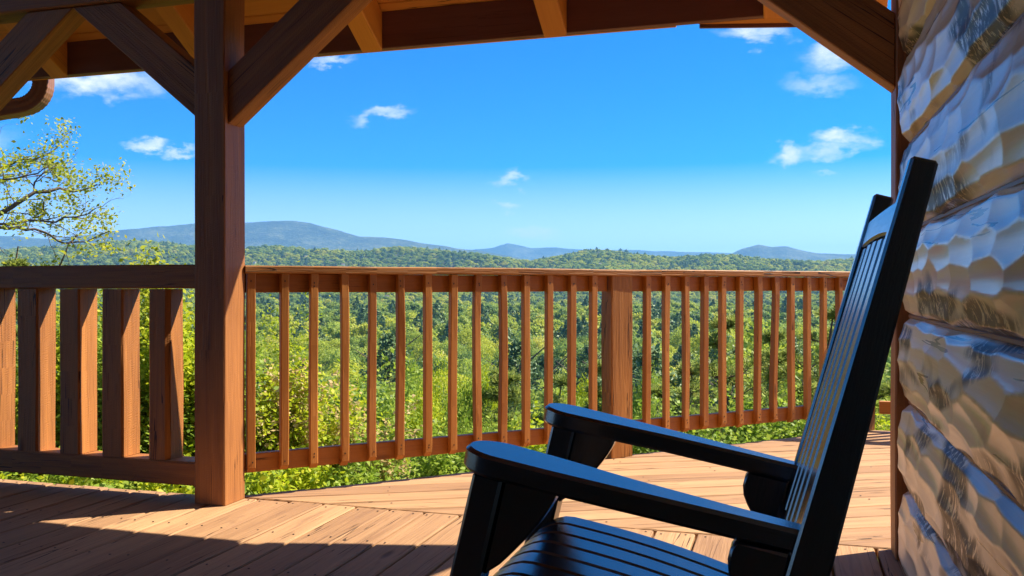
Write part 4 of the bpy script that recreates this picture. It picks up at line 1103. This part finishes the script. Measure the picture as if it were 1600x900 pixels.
def tall_grass():
    rng = np.random.default_rng(4); V = []; T = []
    for k in range(5200):
        s = rng.uniform(.3, 4.6); o = rng.uniform(.25, 2.0)
        p = P0+E*s-NI*o; z = terrain(p.x, p.y); h = rng.uniform(.35, .95)*(1.0 if rng.uniform() < .25 else .7)
        a = rng.uniform(0, 6.28); ln = rng.uniform(.08, .45)*h; dx, dy = math.cos(a), math.sin(a); w = rng.uniform(.004, .008)
        q = [(0, 0), (.5, .25), (.82, .6), (1.0, 1.0)]
        tn = rng.uniform()
        for (t0, b0), (t1, b1) in zip(q[:-1], q[1:]):
            w0, w1 = w*(1-t0*.8), w*(1-t1*.8)
            c0 = np.array([p.x+dx*ln*b0, p.y+dy*ln*b0, z+h*t0]); c1 = np.array([p.x+dx*ln*b1, p.y+dy*ln*b1, z+h*t1]); sd = np.array([-dy, dx, 0])
            V.append([c0-sd*w0, c0+sd*w0, c1+sd*w1, c1-sd*w1]); T.append(tn)
    V = np.array(V).reshape(-1, 3); Q = np.arange(len(V)).reshape(-1, 4)
    o = link('tall_grass', from_np('tall_grass', V, Q, T), M['grass']); tag(o, kind='stuff')
tall_grass()

# ------------------------------------------------------------------ the spring tree leaning in from the left
def left_tree():
    rng = np.random.default_rng(12); D0 = 9.0
    X, Y, z = ground_at(-170, D0+.3)
    root = empty('budding_tree', (X, Y, z), 'tree with bare grey branches and sparse new leaves at the left edge', 'tree')
    b = Bag(); tips = []
    def limb(pts, r0, r1, kids=9, ln=.62, lev=1):
        path = [P(x, y, D0+dd) for x, y, dd in pts]
        # smooth it
        q = []
        for i in range(len(path)-1):
            for t in (0, .5): q.append(path[i].lerp(path[i+1], t)+Vector(rng.normal(size=3))*.012)
        q.append(path[-1]); n = len(q)
        b.tube(q, [.68*(r0+(r1-r0)*i/(n-1)) for i in range(n)], 6)
        for k in range(kids):
            t = .18+.82*(k+rng.uniform(0, 1))/kids; f = t*(n-1); i = min(n-2, int(f)); p = q[i].lerp(q[i+1], f-i)
            ax = (q[i+1]-q[i]).normalized(); s = Vector(rng.normal(size=3)); s = (s-ax*s.dot(ax)).normalized()
            branch(b, tips, p, ax*.75+s*.65+Vector((0, 0, .1)), ln*rng.uniform(.45, 1.0)*(1.15-.4*t), .0068*(1.1-.6*t), lev, rng, spread=.7, bend=.42, kids=(3, 5), up=.08, seg=5)
        tips.append((q[-1], Vector((1, 0, 0))))
    b.tube([Vector((X, Y, z-.2)), P(-165, 560, D0+.3), P(-150, 430, D0+.2), P(-140, 330, D0), P(-120, 230, D0+.2), P(-100, 150, D0+.4)], [.17, .14, .12, .10, .075, .04], 9)
    limb([(-145, 395, .2), (-60, 352, .0), (0, 333, -.1), (24, 320, -.1), (56, 300, 0), (93, 293, .1), (115, 300, .2), (152, 288, .3)], .050, .008, 12)
    limb([(-142, 372, .1), (-60, 360, .2), (0, 354, .3), (27, 353, .4), (54, 359, .5), (81, 369, .5), (103, 381, .4), (137, 378, .4), (172, 361, .3)], .036, .006, 13, .55)
    limb([(-142, 352, 0), (-50, 351, -.2), (0, 350, -.3), (45, 347, -.4), (86, 347, -.5), (120, 335, -.6), (150, 325, -.6)], .030, .006, 11, .55)
    limb([(-130, 290, 0), (-50, 272, .1), (0, 262, .2), (20, 256, .2), (49, 249, .3), (78, 239, .3), (92, 228, .4)], .034, .006, 11, .55)
    limb([(-132, 300, 0), (-50, 283, -.2), (0, 278, -.4), (42, 276, -.5), (70, 262, -.5)], .024, .006, 8, .5)
    limb([(-110, 210, 0), (-40, 192, .1), (-5, 185, .2), (30, 181, .2), (52, 176, .3)], .014, .003, 2, .10)
    limb([(117, 364, .4), (108, 383, .35), (96, 402, .3), (84, 425, .3)], .012, .014, 3, .4)
    limb([(68, 315, .1), (72, 330, .1), (62, 346, .15)], .012, .006, 4, .4)
    limb([(56, 300, 0), (54, 285, 0), (70, 268, 0), (88, 258, .1)], .014, .005, 6, .45)
    link('branches', b.mesh('branches'), M['twig'], root)
    pt = np.array([t[0] for t in tips]); sel = np.array([mnoise.noise(Vector(p)*2.6+Vector((3, 1, 2))) > -.12 for p in pt]) & (rng.uniform(size=len(pt)) < .72)
    pt = pt[sel]; lf = np.repeat(pt, 9, 0); lf = lf+rng.normal(0, .05, lf.shape)
    V, Q = leaves(lf, .031, rng, 1.6, .3)
    link('leaves', from_np('leaves', V, Q, np.clip(rng.normal(.45, .28, len(Q)), 0, 1)), M['newleaf'], root)
left_tree()
